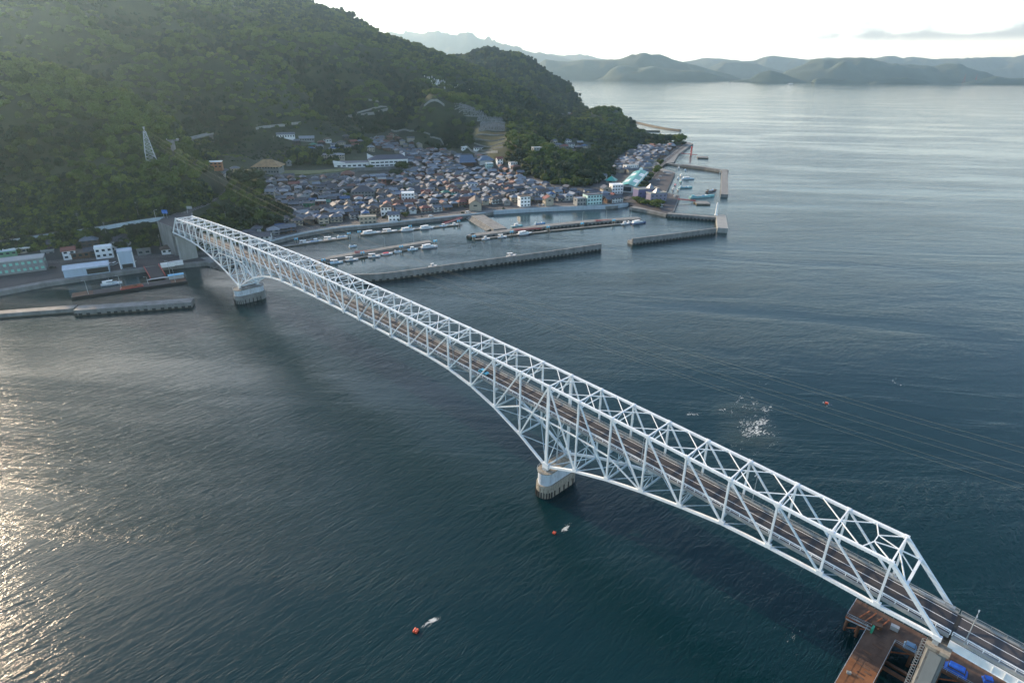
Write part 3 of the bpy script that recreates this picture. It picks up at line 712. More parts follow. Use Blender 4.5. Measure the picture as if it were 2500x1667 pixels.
# ------------------------------------------------------------------ far mountains and islands
M['farwood'] = mat('far_woodland', (.030, .055, .028), .95, var=.45, scale=.004, detail=9, col2=(.06, .085, .045))
M['shore'] = mat('shore_rock', (.30, .26, .21), .9, var=.3, scale=.02)
def vn1(P, s): return vnoise(P, s)
def far_range(name, label, D, pts, wk=2.2, seed=0):
    pts = np.array(pts, float); xs = np.arange(pts[0, 0], pts[-1, 0]+.1, 4.0)
    ys = np.interp(xs, pts[:, 0], pts[:, 1])+vnoise(np.stack([xs, xs*0+seed*31], 1), 22)*1.5+vnoise(np.stack([xs, xs*0+seed*57], 1), 9)*.7
    top = [GD(x, y, D) for x, y in zip(xs, ys)]
    H = np.array([max(2, p.z) for p in top]); X = np.array([(p.x, p.y) for p in top])
    Hs = np.convolve(np.pad(H, 6, 'edge'), np.ones(13)/13, 'valid')
    nt2 = 25; ts = np.linspace(-1, 1, nt2); P = []; Z = []
    w_ = np.maximum(60, Hs*wk)
    for j, t in enumerate(ts):
        p = X+np.array([[FH.x, FH.y]])*(t*w_)[:, None]; P.append(p)
        sp = -np.abs(vnoise(p+seed*977, 520))*1.9+.45+vnoise(p+seed*977, 210)*.8+vnoise(p+seed*77, 80)*.35
        prof = (1-abs(t)**1.25)
        Z.append(H*prof*(1+sp*.85*np.clip(abs(t)*2.2, 0, 1)) - (8 if abs(t) > .99 else 0))
    P = np.concatenate(P); Z = np.concatenate(Z); n = len(xs)
    me = bpy.data.meshes.new(name); me.vertices.add(len(P)); me.vertices.foreach_set('co', np.column_stack([P, Z]).ravel())
    i = np.arange((nt2-1)*(n-1)); a = (i//(n-1))*n+i % (n-1)
    q = np.stack([a, a+n, a+n+1, a+1], 1).ravel(); nf = len(a)
    me.loops.add(nf*4); me.loops.foreach_set('vertex_index', q); me.polygons.add(nf); me.polygons.foreach_set('loop_start', np.arange(nf)*4)
    me.polygons.foreach_set('use_smooth', [True]*nf); me.materials.append(M['farwood']); me.update(calc_edges=True); me.validate()
    o = bpy.data.objects.new(name, me); COL.objects.link(o); return tag(o, label, kind='structure')
far_range('mountains', 'long pale blue mountain ridge sloping down to the strait', 14000, [(860, 96), (940, 90), (988, 85), (1060, 81), (1105, 86), (1155, 91), (1200, 101), (1240, 112), (1308, 131), (1356, 137), (1396, 147), (1450, 170)], 2, 1)
far_range('mountains', 'faintest hills far behind the blue ridge', 18000, [(1290, 150), (1342, 131), (1375, 136), (1410, 134), (1451, 141), (1500, 148), (1560, 152)], 1.6, 2)
far_range('mountains', 'far blue hills along the right horizon', 14000, [(1640, 158), (1700, 146), (1717, 142), (1768, 144.5), (1809, 150), (1843, 148), (1870, 138), (1890, 137), (1924, 141), (1972, 147), (2023, 140), (2054, 144.5), (2132, 145.5), (2156, 138), (2183, 137), (2203, 143), (2244, 140), (2288, 147), (2346, 144.5), (2414, 140), (2458, 139), (2500, 141), (2700, 143), (2900, 150)], 1.8, 3)
far_range('island_hills', 'hazy wooded island with twin summits in mid strait', 8300, [(1285, 186), (1308, 162), (1332, 145), (1360, 149), (1390, 151), (1420, 147), (1451, 145.5), (1492, 148), (1519, 144.5), (1539, 136), (1567, 133), (1584, 136), (1611, 133), (1638, 144.5), (1679, 155), (1700, 160), (1744, 173), (1778, 181), (1809, 192)], 1.9, 4)
far_range('island_hills', 'darker wooded foreland in front of the twin-summit island', 7500, [(1455, 196), (1475, 186), (1490, 172), (1505, 163), (1529, 160), (1556, 167), (1590, 161.5), (1621, 168), (1660, 171), (1700, 174), (1740, 180), (1790, 196)], 1.9, 5)
far_range('island_hills', 'rounded blue hill behind the small islands', 11000, [(1700, 176), (1734, 163), (1768, 153), (1790, 151), (1816, 153), (1846, 155), (1890, 170), (1921, 178), (1960, 186)], 1.8, 6)
far_range('island_hills', 'broad wooded island filling the right horizon', 8100, [(1885, 194), (1911, 180), (1940, 168), (1972, 156), (2006, 146), (2057, 143), (2108, 145.5), (2139, 148), (2176, 156), (2230, 158), (2278, 163), (2312, 156), (2346, 163), (2380, 173), (2428, 186), (2480, 194), (2600, 198)], 2.0, 7)
far_range('islet', 'dark cone-shaped islet left of the low skerries', 7000, [(1780, 199), (1800, 196), (1830, 194), (1853, 178.5), (1877, 172), (1904, 178.5), (1938, 190), (1969, 200)], 1.5, 8)
far_range('islet', 'low rocky skerry with pale shore', 6950, [(1982, 202), (1990, 193), (2010, 191), (2026, 190), (2045, 196), (2060, 194.5), (2080, 196), (2092, 203)], 1.2, 9)
far_range('islet', 'low wooded skerry with pale beach, right of the cone islet', 6800, [(2120, 205), (2139, 197), (2176, 193), (2210, 190.5), (2240, 194), (2258, 197), (2272, 205)], 1.2, 10)
far_range('islet', 'dark low point of land at the right edge', 7200, [(2340, 206), (2380, 197), (2428, 187), (2448, 192), (2500, 191), (2600, 188), (2800, 192)], 1.5, 11)
# pale shipping beacons on the far point
for px_ in (2352, 2380):
    p = G(px_, 203, 2); m = MB((p.x, p.y, 0))
    for q in ((-12, 0), (12, 0)): m.bar((p.x+q[0], p.y, 0), (p.x, p.y, 70), 3, 3)
    m.bar((p.x, p.y, 60), (p.x, p.y, 95), 3, 3); m.box((p.x, p.y, 45), (14, 4, 4))
    tag(m.build('crane', M['red']), 'pale red shipyard crane, %s of the pair far across the strait' % ('left' if px_ < 2370 else 'right'), 'crane', 'cranes on the far point')
# a small ferry far out
p = G(1929, 207, 0); fr = thing('ferry', 'tiny white ferry far out below the cone islet', 'ferry', p, R(45))
MB().prism([(-28, -6), (20, -6), (32, 0), (20, 6), (-28, 6)], -1, 6).build('hull', M['grey'], fr)
MB().box((-6, 0, 9), (38, 10, 6)).build('cabin', M['white'], fr)
# ------------------------------------------------------------------ the air
hz = MB(); hz.box(dlw(9350, 0, 445), (20700, 35200, 904), YAW)
hm = bpy.data.materials.new('haze'); hm.use_nodes = True; hm.node_tree.nodes.clear()
ho = hm.node_tree.nodes.new('ShaderNodeOutputMaterial'); hv = hm.node_tree.nodes.new('ShaderNodeVolumePrincipled')
hv.inputs['Color'].default_value = (.56, .82, 1.0, 1); hv.inputs['Density'].default_value = HAZE; hv.inputs['Absorption Color'].default_value = (1, 1, 1, 1); hv.inputs['Anisotropy'].default_value = .72
hm.node_tree.links.new(hv.outputs[0], ho.inputs['Volume'])
tag(hz.build('haze', hm), 'thin blue haze over the strait', kind='stuff')
# ------------------------------------------------------------------ woodland
def foliage_mat(name, c1, c2, rnd=.35):
    m = bpy.data.materials.new(name); m.use_nodes = True; t = m.node_tree; N = t.nodes; L = t.links; b = N['Principled BSDF']
    b.inputs['Roughness'].default_value = .7; b.inputs['Specular IOR Level'].default_value = .2
    g = N.new('ShaderNodeNewGeometry'); oi = N.new('ShaderNodeObjectInfo')
    n = N.new('ShaderNodeTexNoise'); n.inputs['Scale'].default_value = .012; n.inputs['Detail'].default_value = 4; L.new(g.outputs['Position'], n.inputs['Vector'])
    a = N.new('ShaderNodeMath'); a.operation = 'MULTIPLY_ADD'; L.new(oi.outputs['Random'], a.inputs[0]); a.inputs[1].default_value = .55; L.new(n.outputs[0], a.inputs[2])
    mr = N.new('ShaderNodeMapRange'); mr.inputs[1].default_value = .35; mr.inputs[2].default_value = 1.15; L.new(a.outputs[0], mr.inputs[0])
    mx = N.new('ShaderNodeMix'); mx.data_type = 'RGBA'; mx.inputs[6].default_value = (*c1, 1); mx.inputs[7].default_value = (*c2, 1); L.new(mr.outputs[0], mx.inputs[0])
    n3 = N.new('ShaderNodeTexNoise'); n3.inputs['Scale'].default_value = .9; L.new(g.outputs['Position'], n3.inputs['Vector'])
    hs = N.new('ShaderNodeHueSaturation'); m3 = N.new('ShaderNodeMapRange'); m3.inputs[1].default_value = .3; m3.inputs[2].default_value = .7; m3.inputs[3].default_value = .65; m3.inputs[4].default_value = 1.35
    L.new(n3.outputs[0], m3.inputs[0]); L.new(m3.outputs[0], hs.inputs['Value']); L.new(mx.outputs[2], hs.inputs['Color'])
    L.new(hs.outputs[0], b.inputs['Base Color'])
    tr = N.new('ShaderNodeBsdfTranslucent'); ms_ = N.new('ShaderNodeMixShader'); ms_.inputs[0].default_value = .28
    L.new(hs.outputs[0], tr.inputs[0]); L.new(b.outputs[0], ms_.inputs[1]); L.new(tr.outputs[0], ms_.inputs[2])
    L.new(ms_.outputs[0], N['Material Output'].inputs['Surface'])
    return m
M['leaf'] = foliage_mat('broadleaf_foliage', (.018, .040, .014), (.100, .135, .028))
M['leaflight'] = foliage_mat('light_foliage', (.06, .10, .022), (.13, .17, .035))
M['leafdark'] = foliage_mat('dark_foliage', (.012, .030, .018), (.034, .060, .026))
M['bark'] = mat('bark', (.07, .055, .04), .9, var=.3, scale=2)
def crown_mesh(seed, n_leaf=330, r=1.0, flat=.8, leaf=.19, mats=None, lumps=7):
    """crown built from leaf clumps: radius about 1, base at 0"""
    g = np.random.default_rng(seed); vs = []; fs = []
    L = [(g.normal(0, .42, 3)*np.array([1, 1, .55])+np.array([0, 0, .15]), g.uniform(.38, .62)) for _ in range(lumps)]+[(np.zeros(3), .68)]
    for k in range(n_leaf):
        c_, lr = L[g.integers(len(L))]; d = g.normal(0, 1, 3); d /= np.linalg.norm(d); d[2] = abs(d[2])*.9+.05*d[2] if g.random() < .7 else d[2]
        p = c_+d*lr*g.uniform(.82, 1.06); p[2] = p[2]*flat
        nrm = d+g.normal(0, .45, 3); nrm /= np.linalg.norm(nrm)
        a = np.cross(nrm, g.normal(0, 1, 3)); a /= np.linalg.norm(a); b = np.cross(nrm, a); s_ = leaf*g.uniform(.6, 1.35)
        q = len(vs); cc = p+nrm*s_*.18
        ring = [p+(a*math.cos(t)+b*math.sin(t))*s_*g.uniform(.75, 1.2) for t in (0, 1.26, 2.51, 3.77, 5.03)]
        vs += [cc]+ring; fs += [(q, q+1+i, q+1+(i+1) % 5) for i in range(5)]
    for c_, lr in L:                                            # solid heart so that no light passes straight through
        q = len(vs)
        for th in range(5):
            for ph in range(8):
                a, b = math.pi*(th+.5)/5, 2*math.pi*ph/8
                vs.append((c_+lr*.8*np.array([math.sin(a)*math.cos(b), math.sin(a)*math.sin(b), math.cos(a)]))*np.array([1, 1, flat]))
        for th in range(4):
            for ph in range(8): fs.append((q+th*8+ph, q+(th+1)*8+ph, q+(th+1)*8+(ph+1) % 8, q+th*8+(ph+1) % 8))
        fs += [tuple(q+i for i in range(8)), tuple(q+32+i for i in range(8))[::-1]]
    vs = np.array(vs); vs[:, 2] += .55
    me = bpy.data.meshes.new('crown'); me.from_pydata([tuple(v) for v in vs], [], fs); me.update()
    for m_ in (mats or [M['leaf']]): me.materials.append(m_)
    return me
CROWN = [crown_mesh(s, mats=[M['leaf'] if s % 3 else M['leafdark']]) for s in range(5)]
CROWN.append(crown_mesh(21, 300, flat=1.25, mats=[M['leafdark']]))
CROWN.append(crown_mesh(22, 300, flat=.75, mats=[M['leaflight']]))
src = []
for i, me in enumerate(CROWN): src.append(bpy.data.objects.new('crown_shape', me))
def forest_group():
    g = bpy.data.node_groups.new('forest', 'GeometryNodeTree')
    g.interface.new_socket('Geometry', in_out='INPUT', socket_type='NodeSocketGeometry'); g.interface.new_socket('Geometry', in_out='OUTPUT', socket_type='NodeSocketGeometry')
    N = g.nodes; L = g.links; gi = N.new('NodeGroupInput'); go = N.new('NodeGroupOutput')
    j = N.new('GeometryNodeJoinGeometry')
    for o in src[::-1]:
        oi = N.new('GeometryNodeObjectInfo'); oi.inputs['Object'].default_value = o; oi.inputs['As Instance'].default_value = True; L.new(oi.outputs['Geometry'], j.inputs[0])
    ip = N.new('GeometryNodeInstanceOnPoints'); ip.inputs['Pick Instance'].default_value = True
    def attr(n, t_):
        a = N.new('GeometryNodeInputNamedAttribute'); a.data_type = t_; a.inputs[0].default_value = n; return a.outputs[0]
    mp_ = N.new('GeometryNodeMeshToPoints'); L.new(gi.outputs[0], mp_.inputs[0]); L.new(mp_.outputs[0], ip.inputs['Points']); L.new(j.outputs[0], ip.inputs['Instance'])
    L.new(attr('kind_i', 'INT'), ip.inputs['Instance Index'])
    L.new(attr('sc', 'FLOAT_VECTOR'), ip.inputs['Scale'])
    cx = N.new('ShaderNodeCombineXYZ'); L.new(attr('rz', 'FLOAT'), cx.inputs[2])
    e = N.new('FunctionNodeEulerToRotation'); L.new(cx.outputs[0], e.inputs[0]); L.new(e.outputs[0], ip.inputs['Rotation'])
    L.new(ip.outputs[0], go.inputs[0]); return g
FG = forest_group()
def scatter(name, P, Z, SC, K, label):
    me = bpy.data.meshes.new(name); n = len(P); me.vertices.add(n); me.vertices.foreach_set('co', np.column_stack([P, Z]).ravel())
    a = me.attributes.new('sc', 'FLOAT_VECTOR', 'POINT'); a.data.foreach_set('vector', SC.ravel())
    a = me.attributes.new('rz', 'FLOAT', 'POINT'); a.data.foreach_set('value', RNG.random(n)*6.28)
    a = me.attributes.new('kind_i', 'INT', 'POINT'); a.data.foreach_set('value', np.asarray(K, dtype=np.int32))
    me.update(); o = bpy.data.objects.new(name, me); COL.objects.link(o); md = o.modifiers.new('trees', 'NODES'); md.node_group = FG
    return tag(o, label, kind='stuff')
def GT(pts, D0=330, D1=2600, dz=0.0):
    """where sight lines meet the terrain: list of world points"""
    pts = np.array(pts, float); n = len(pts)
    d = np.array([[_f[k]+RT[k]*((x-1250)/FPX)+UP[k]*((833.5-y)/FPX) for k in range(3)] for x, y in pts])
    kD = d[:, 0]*FH.x+d[:, 1]*FH.y; t = np.full(n, D0)/kD; C0 = np.array([CX, CY, CZ]); hit = np.full(n, np.nan)
    Ds = np.concatenate([np.arange(D0, 1200, 6.0), np.arange(1200, D1, 18.0)])
    prev = None
    T_ = Ds[:, None]/kD[None]; Pp = C0+d[None]*T_[..., None]; hh = height(Pp[..., :2].reshape(-1, 2)).reshape(len(Ds), n)
    hh = np.maximum(hh, 0)+dz; dif = Pp[..., 2]-hh
    out = []
    for i in range(n):
        k = np.argmax(dif[:, i] < 0)
        if dif[k, i] >= 0: k = len(Ds)-1
        if k == 0: k = 1
        a_, b_ = dif[k-1, i], dif[k, i]; f = a_/(a_-b_) if a_ > b_ and b_ < 0 else 1
        p = Pp[k-1, i]*(1-f)+Pp[k, i]*f; out.append(V((p[0], p[1], max(hh[k, i]*f+hh[k-1, i]*(1-f), 0))))
    return out
def wpoly(pts): return np.array([(p.x, p.y) for p in GT(pts)])
# open ground: town, roads, fields, burial terraces (read off the photograph at their ground heights)
OPEN = [wpoly([(560, 600), (600, 562), (650, 552), (715, 540), (700, 515), (650, 480), (618, 462), (640, 440), (600, 425), (590, 405), (520, 415), (515, 404), (600, 402), (640, 388), (700, 400), (760, 405), (820, 402), (830, 378), (900, 372), (900, 345), (880, 322), (960, 320), (1040, 342), (1100, 364), (1180, 368), (1260, 400), (1290, 432), (1360, 452), (1430, 455), (1480, 440), (1500, 412), (1520, 400), (1500, 385), (1530, 368), (1560, 358), (1640, 356), (1720, 360), (1700, 540), (1300, 540), (900, 560), (700, 610)]),
        wpoly([(-400, 770), (-400, 660), (0, 615), (100, 606), (200, 606), (290, 600), (350, 590), (385, 570), (420, 590), (480, 590), (560, 600), (600, 640), (500, 700)]),
        wpoly([(1108, 262), (1150, 262), (1190, 290), (1232, 292), (1238, 320), (1230, 372), (1150, 372), (1150, 330), (1170, 300), (1120, 285)]),
        wpoly([(855, 290), (880, 278), (950, 262), (950, 270), (860, 296)]),
        wpoly([(1340, 350), (1400, 345), (1450, 350), (1450, 372), (1400, 376), (1350, 372)]),
        wpoly([(700, 322), (760, 322), (870, 345), (870, 372), (840, 372), (760, 368), (690, 345)])]
TOWN = OPEN[0]
def forest_points(D0, D1, L0, L1, sp, hmin):
    P, nd, nl = grid(D0, D1, L0, L1, sp); P = P+(RNG.random(P.shape)-.5)*sp*.95
    h = height(P); ok = h > hmin
    for q in OPEN: ok &= ~inside(P, q)
    for (a, b, za, zb_, wd) in CUTS: ok &= seg_dist(P, np.array(a), np.array(b)) > 5.5+4.5
    return P[ok], h[ok]
def near_forest():
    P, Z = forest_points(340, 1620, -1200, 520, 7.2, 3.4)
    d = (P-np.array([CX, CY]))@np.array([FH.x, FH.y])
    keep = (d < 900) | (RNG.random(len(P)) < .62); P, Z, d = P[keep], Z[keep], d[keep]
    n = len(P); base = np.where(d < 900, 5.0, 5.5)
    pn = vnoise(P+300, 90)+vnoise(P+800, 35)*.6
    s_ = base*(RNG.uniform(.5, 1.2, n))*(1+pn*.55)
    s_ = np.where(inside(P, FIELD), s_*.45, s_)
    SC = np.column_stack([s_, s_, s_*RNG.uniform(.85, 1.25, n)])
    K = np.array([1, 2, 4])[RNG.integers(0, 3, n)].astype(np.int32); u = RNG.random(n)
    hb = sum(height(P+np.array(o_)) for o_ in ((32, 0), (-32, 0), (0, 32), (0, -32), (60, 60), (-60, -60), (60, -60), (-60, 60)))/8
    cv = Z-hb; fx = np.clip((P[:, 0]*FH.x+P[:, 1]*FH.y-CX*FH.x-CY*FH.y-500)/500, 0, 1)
    pd_ = np.clip(.34-cv*.065+pn*.5+fx*.12, .02, .92); pl_ = np.clip(.10+cv*.045-pn*.35-fx*.06, 0, .6)  # relief light and shade put into crown colour: pale ridges, dark gullies
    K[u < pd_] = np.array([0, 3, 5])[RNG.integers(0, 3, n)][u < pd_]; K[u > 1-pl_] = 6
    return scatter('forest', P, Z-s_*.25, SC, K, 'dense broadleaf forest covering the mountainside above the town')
FIELD = wpoly([(470, 420), (520, 400), (560, 360), (640, 330), (760, 300), (860, 290), (900, 320), (830, 360), (700, 380), (600, 400)])
near_forest()
P, Z = forest_points(1610, 2700, -1500, 400, 13, 1.5)
s_ = 8*RNG.uniform(.7, 1.25, len(P)); scatter('forest', P, Z-s_*.2, np.column_stack([s_, s_, s_*1.1]), RNG.integers(0, 6, len(P)).astype(np.int32), 'forest covering the hill behind the headland')
# ------------------------------------------------------------------ roads and hard standing
def zat(p): return float(height(np.array([[p[0], p[1]]]))[0])
def line3(px, z): return [G(x, y, z) for x, y in px]
def densify(L, step=5.0):
    out = []
    for a, b in zip(L, L[1:]):
        n = max(1, int((b-a).length/step)); out += [a.lerp(b, k/n) for k in range(n)]
    return out+[L[-1]]
def smooth(L, it=2):
    for _ in range(it):
        N_ = [L[0]]
        for a, b in zip(L, L[1:]): N_ += [a.lerp(b, .25), a.lerp(b, .75)]
        L = N_+[L[-1]]
    return L
def road(name, L, w_, label, lines=True, mt_='asphalt', z=None, dash=True):
    L = smooth(densify(L, 20)); m = MB(); m.strip(L, w_/2, -w_/2, z); o = tag(m.build(name, M[mt_]), label, kind='structure')
    if lines:
        m = MB()
        for s_ in (-1, 1):
            for k in range(len(L)): pass
            m.strip([V((p.x, p.y, (z if z is not None else p.z)+.02)) for p in L], s_*(w_/2-.45)+.07, s_*(w_/2-.45)-.07)
        m.strip([V((p.x, p.y, (z if z is not None else p.z)+.02)) for p in L], .07, -.07)
        tag(m.build('road_markings', M['line']), 'painted lines of the '+label, kind='structure')
    return L
flat = MB()                                                   # town floor sheet just above the slab
shore_road = line3([(-420, 690), (-100, 662), (0, 652), (74, 643), (160, 637), (250, 631), (350, 627), (476, 622), (560, 609), (662, 579), (727, 563), (812, 549), (919, 540), (1000, 531), (1100, 521), (1190, 511), (1297, 503), (1400, 498), (1500, 492), (1540, 482), (1562, 462), (1592, 430), (1612, 405), (1640, 381), (1677, 352)], 3.0)
SR = road('road', shore_road, 6.6, 'harbour road', z=3.02)
# flat made ground (car parks, landing, quay aprons), one sheet 10 cm under the road
for nm, pts, mt_, lb in (('landing', [(-420, 690), (0, 655), (160, 641), (350, 631), (480, 625), (503, 636), (354, 651), (268, 662), (116, 684), (0, 705), (-420, 745)], 'asphalt', 'asphalt apron of the ferry landing'),
                     ('car_park', [(1538, 500), (1560, 470), (1592, 437), (1605, 428), (1648, 423), (1626, 470), (1658, 478), (1643, 515), (1626, 521)], 'asphalt', 'asphalt car park beside the boat basin'),
                     ('apron', [(1600, 404), (1612, 394), (1640, 375), (1676, 349), (1691, 352), (1655, 377), (1645, 396)], 'conc', 'concrete apron at the far quay')):
    m = MB(); P_ = line3(pts, 2.93); m.sheet(P_ if True else P_[::-1]); tag(m.build(nm, M[mt_]), lb, kind='structure')
# raise a low wall along the sea side of the harbour road
M['seawall'] = mat('sea_wall_paint', (.38, .45, .50), .7, var=.15, scale=.5, streak=(1, 1, .2))
def sea_wall(L, w0, w1, z0, z1, lab, mt_='seawall', name='sea_wall', mn=None):
    p = L[len(L)//2]; m = MB((p.x, p.y, 0)); m.wall(L, w0, w1, z0, z1); return tag(m.build(name, M[mt_]), lab, 'wall', mn)
def shift(L, d):
    m = MB(); out = []
    for i, p in enumerate(L):
        a = L[max(i-1, 0)]; b = L[min(i+1, len(L)-1)]; t = b-a; t.z = 0; t.normalize(); out.append(p+V((-t.y, t.x, 0))*d)
    return out
seg1 = smooth(W2[:9]); s_in = sidein(W2[:9])
sea_wall(seg1, s_in*.2, s_in*.6, Q, Q+1.1, 'pale blue parapet wall between harbour road and moored boats')
seg2 = smooth(W2[9:14]); sea_wall(seg2, s_in*.2, s_in*.6, Q, Q+1.2, 'pale blue curved parapet in front of the houses on the right')
m = MB(); m.wall(seg2, -s_in*.02, -s_in*.32, -.6, Q+.35); tag(m.build('sea_wall', M['seawall']), 'tall pale sea wall face curving below the harbour road', 'wall')
# hill road
HR = road('road', [p+V((0, 0, -.25)) for p in hill_road], 7.0, 'hill road to the bridge')
br = MB(); T0 = [V((480, -5.6, 24.3)), G(420, 527, 24.5)]
m = MB(); m.sheet([V((478.6, -1.4, 24.42)), V((478.6, -9.7, 24.42)), G(470, 512, 24.45), G(440, 519, 24.45), G(395, 534, 24.45), G(383, 541, 24.4)]); tag(m.build('junction', M['asphalt']), 'asphalt road junction at the far end of the bridge', kind='structure')
# abutment: retaining wall below the junction
ab = MB((476, 0, 12)); P_ = [V((487, -1.0, 0)), G(384, 543.5, 24.4), G(381, 540, 24.4)+FH*7, G(440, 517, 24.4), G(470, 512, 24.4), V((505, -22, 0)), V((487, -10.2, 0))]
ab.prism([(p.x, p.y) for p in P_], 1, 24.3); abt = tag(ab.build('abutment', M['conc']), 'stained concrete abutment wall below the road junction', 'abutment')
MB((476, 0, 12)).box((482.5, -5.6, 23.85), (9.4, 9.4, .9)).build('approach_slab', M['conc'], abt).location = (0, 0, 0)
m = MB((476, 0, 12)); m.wall([V((478, -1.2, 0)), V((487, -1.2, 0)), G(384, 543.3, 24.4)], -.2, .3, 23.9, 25.3); m.build('parapet', M['conc'], abt).location = (0, 0, 0)
hl = [p for p in smooth(densify(hill_road[1:6], 20))]; sg = 1
a_, b_ = hl[3], hl[5]; t_ = (b_-a_); n_ = V((-t_.y, t_.x, 0)).normalized(); sg = 1 if (V((CX, CY, 0))-a_).dot(n_) > 0 else -1
hw = MB((hl[8].x, hl[8].y, hl[8].z)); hw.wall(hl, sg*3.9, sg*4.3, [p.z-2.2 for p in hl], [p.z+.75 for p in hl]); tag(hw.build('retaining_wall', M['seawall']), 'pale blue parapet wall along the hill road above the ferry landing', 'wall')
# ------------------------------------------------------------------ buildings
TILE = [mat('grey_blue_roof_tiles', (.105, .122, .152), .5, var=.25, scale=.5), mat('dark_roof_tiles', (.055, .06, .075), .5, var=.3, scale=.5),
        mat('silver_roof_tiles', (.20, .225, .26), .45, var=.2, scale=.5), mat('red_brown_roof', (.15, .065, .045), .6, var=.3, scale=.5),
        mat('brown_roof', (.10, .075, .06), .6, var=.3, scale=.5), mat('blue_roof', (.03, .09, .20), .45, var=.2), mat('green_roof', (.03, .16, .12), .5, var=.2), mat('rust_red_roof', (.19, .06, .045), .6, var=.2)]
TN = ['grey-blue-tiled', 'dark-tiled', 'silver-grey-roofed', 'red-brown-roofed', 'brown-roofed', 'blue-roofed', 'green-roofed', 'rust-red-roofed']
WALL = [mat('cream_plaster', (.34, .31, .25), .85, var=.15), mat('dark_timber_wall', (.055, .042, .035), .85, var=.3), mat('grey_plaster', (.22, .23, .23), .85, var=.2),
        mat('white_plaster', (.52, .54, .54), .8, var=.1), mat('brown_timber_wall', (.12, .07, .045), .85, var=.3)]
WN = ['cream', 'dark timber', 'grey', 'white', 'brown timber']
def roof_mb(w_, d_, h, rh, ov, kind, t=.22):
    m = MB(); a, b = w_/2+ov, d_/2+ov; z0 = h-ov*rh/(d_/2)*.9
    if kind == 'gable':
        for s_ in (-1, 1):
            pts = [(-a, s_*b, z0), (a, s_*b, z0), (a, 0, h+rh), (-a, 0, h+rh)]
            m.add(pts+[(x, y, z-t) for x, y, z in pts], [(0, 1, 2, 3) if s_ < 0 else (3, 2, 1, 0), (7, 6, 5, 4) if s_ < 0 else (4, 5, 6, 7), (0, 4, 5, 1), (1, 5, 6, 2), (3, 2, 6, 7), (0, 3, 7, 4)])
        m.box((0, 0, h+rh+.02), (2*a, .5, .3))
    elif kind == 'hip':
        r = max(.3, a-b*.95)
        top = [(-a, -b, z0), (a, -b, z0), (a, b, z0), (-a, b, z0), (-r, 0, h+rh), (r, 0, h+rh)]
        m.add(top+[(x, y, z-t) for x, y, z in top[:4]], [(0, 1, 5, 4), (1, 2, 5), (2, 3, 4, 5), (3, 0, 4), (0, 6, 7, 1), (1, 7, 8, 2), (2, 8, 9, 3), (3, 9, 6, 0), (9, 8, 7, 6)])
        m.box((0, 0, h+rh+.03), (2*r+.4, .45, .28))
    elif kind == 'flat':
        m.box((0, 0, h+.1), (w_+.3, d_+.3, .25)); m.box((0, d_/2, h+.4), (w_+.3, .2, .5)); m.box((0, -d_/2, h+.4), (w_+.3, .2, .5)); m.box((w_/2, 0, h+.4), (.2, d_-.2, .5)); m.box((-w_/2, 0, h+.4), (.2, d_-.2, .5))
    return m
def make_house(name, label, w_, d_, h, rh, kind, wm, rm, ov=.55, cat='house', base=2.5, wins=True, storeys=2, lean=False, loc=(0, 0, 0), rz=0, winm=None):
    o = thing(name, label, cat, loc, rz); m = MB()
    m.box((0, 0, (h-base)/2), (w_, d_, h+base))
    if kind == 'gable':
        for s_ in (-1, 1):
            x = s_*w_/2; m.add([(x, -d_/2, h), (x, d_/2, h), (x, 0, h+rh*.96)], [(0, 1, 2) if s_ > 0 else (2, 1, 0)])
    wl = m.build('wall', wm, o); roof_mb(w_, d_, h, rh, ov, kind).build('roof', rm, o)
    if lean:                                                 # tiled skirt roof over the ground floor
        m = MB(); zz = h*.5
        for s_ in (-1, 1): m.add([(-w_/2-.5, s_*(d_/2+.02), zz+.45), (w_/2+.5, s_*(d_/2+.02), zz+.45), (w_/2+.5, s_*(d_/2+1.1), zz), (-w_/2-.5, s_*(d_/2+1.1), zz), (-w_/2-.5, s_*(d_/2+1.1), zz-.15), (w_/2+.5, s_*(d_/2+1.1), zz-.15)], [(0, 1, 2, 3), (3, 2, 5, 4)] if s_ > 0 else [(3, 2, 1, 0), (4, 5, 2, 3)])
        m.build('eave_roof', rm, o)
    if wins:
        fh = h/storeys
        for s_ in range(storeys):
            n = max(1, int(w_/3.2))
            for k in range(n):
                x = -w_/2+w_*(k+.5)/n
                for sy in (1, -1):
                    q = MB(); q.box((x, sy*(d_/2+.02), fh*(s_+.5)+.05), (w_/n*.52, .08, fh*.42)); q.build('window', winm or M['glass'], wl)
        for sx_ in (1, -1):
            q = MB(); q.box((sx_*(w_/2+.02), 0, h*.72), (.08, d_*.3, fh*.4)); q.build('window', winm or M['glass'], wl)
    return o
protos = []
for i, (w_, d_, h, rh, kd, st_, ln) in enumerate([(9, 7, 4.6, 1.7, 'gable', 2, True), (10.5, 7.5, 5.2, 1.8, 'hip', 2, True), (8, 6, 3.1, 1.5, 'gable', 1, False), (11.5, 7, 4.9, 1.8, 'gable', 2, True), (8.5, 7.5, 5.4, 1.6, 'hip', 2, False), (7, 5, 2.9, 1.2, 'gable', 1, False)]):
    o = make_house('town_house', '', w_, d_, h, rh, kd, WALL[0], TILE[0], storeys=st_, lean=ln); o.location = (0, 0, -500); protos.append(freeze(o))
KEEP = []                                                    # (x, y, radius) reserved for landmarks
used = [False]*len(protos)
wfd = (G(1500, 503, Q)-G(727, 573, Q)).normalized(); inl = V((-wfd.y, wfd.x, 0))
if inl.dot(FH) < 0: inl = -inl
RZW = math.atan2(wfd.y, wfd.x)
HN = [0]
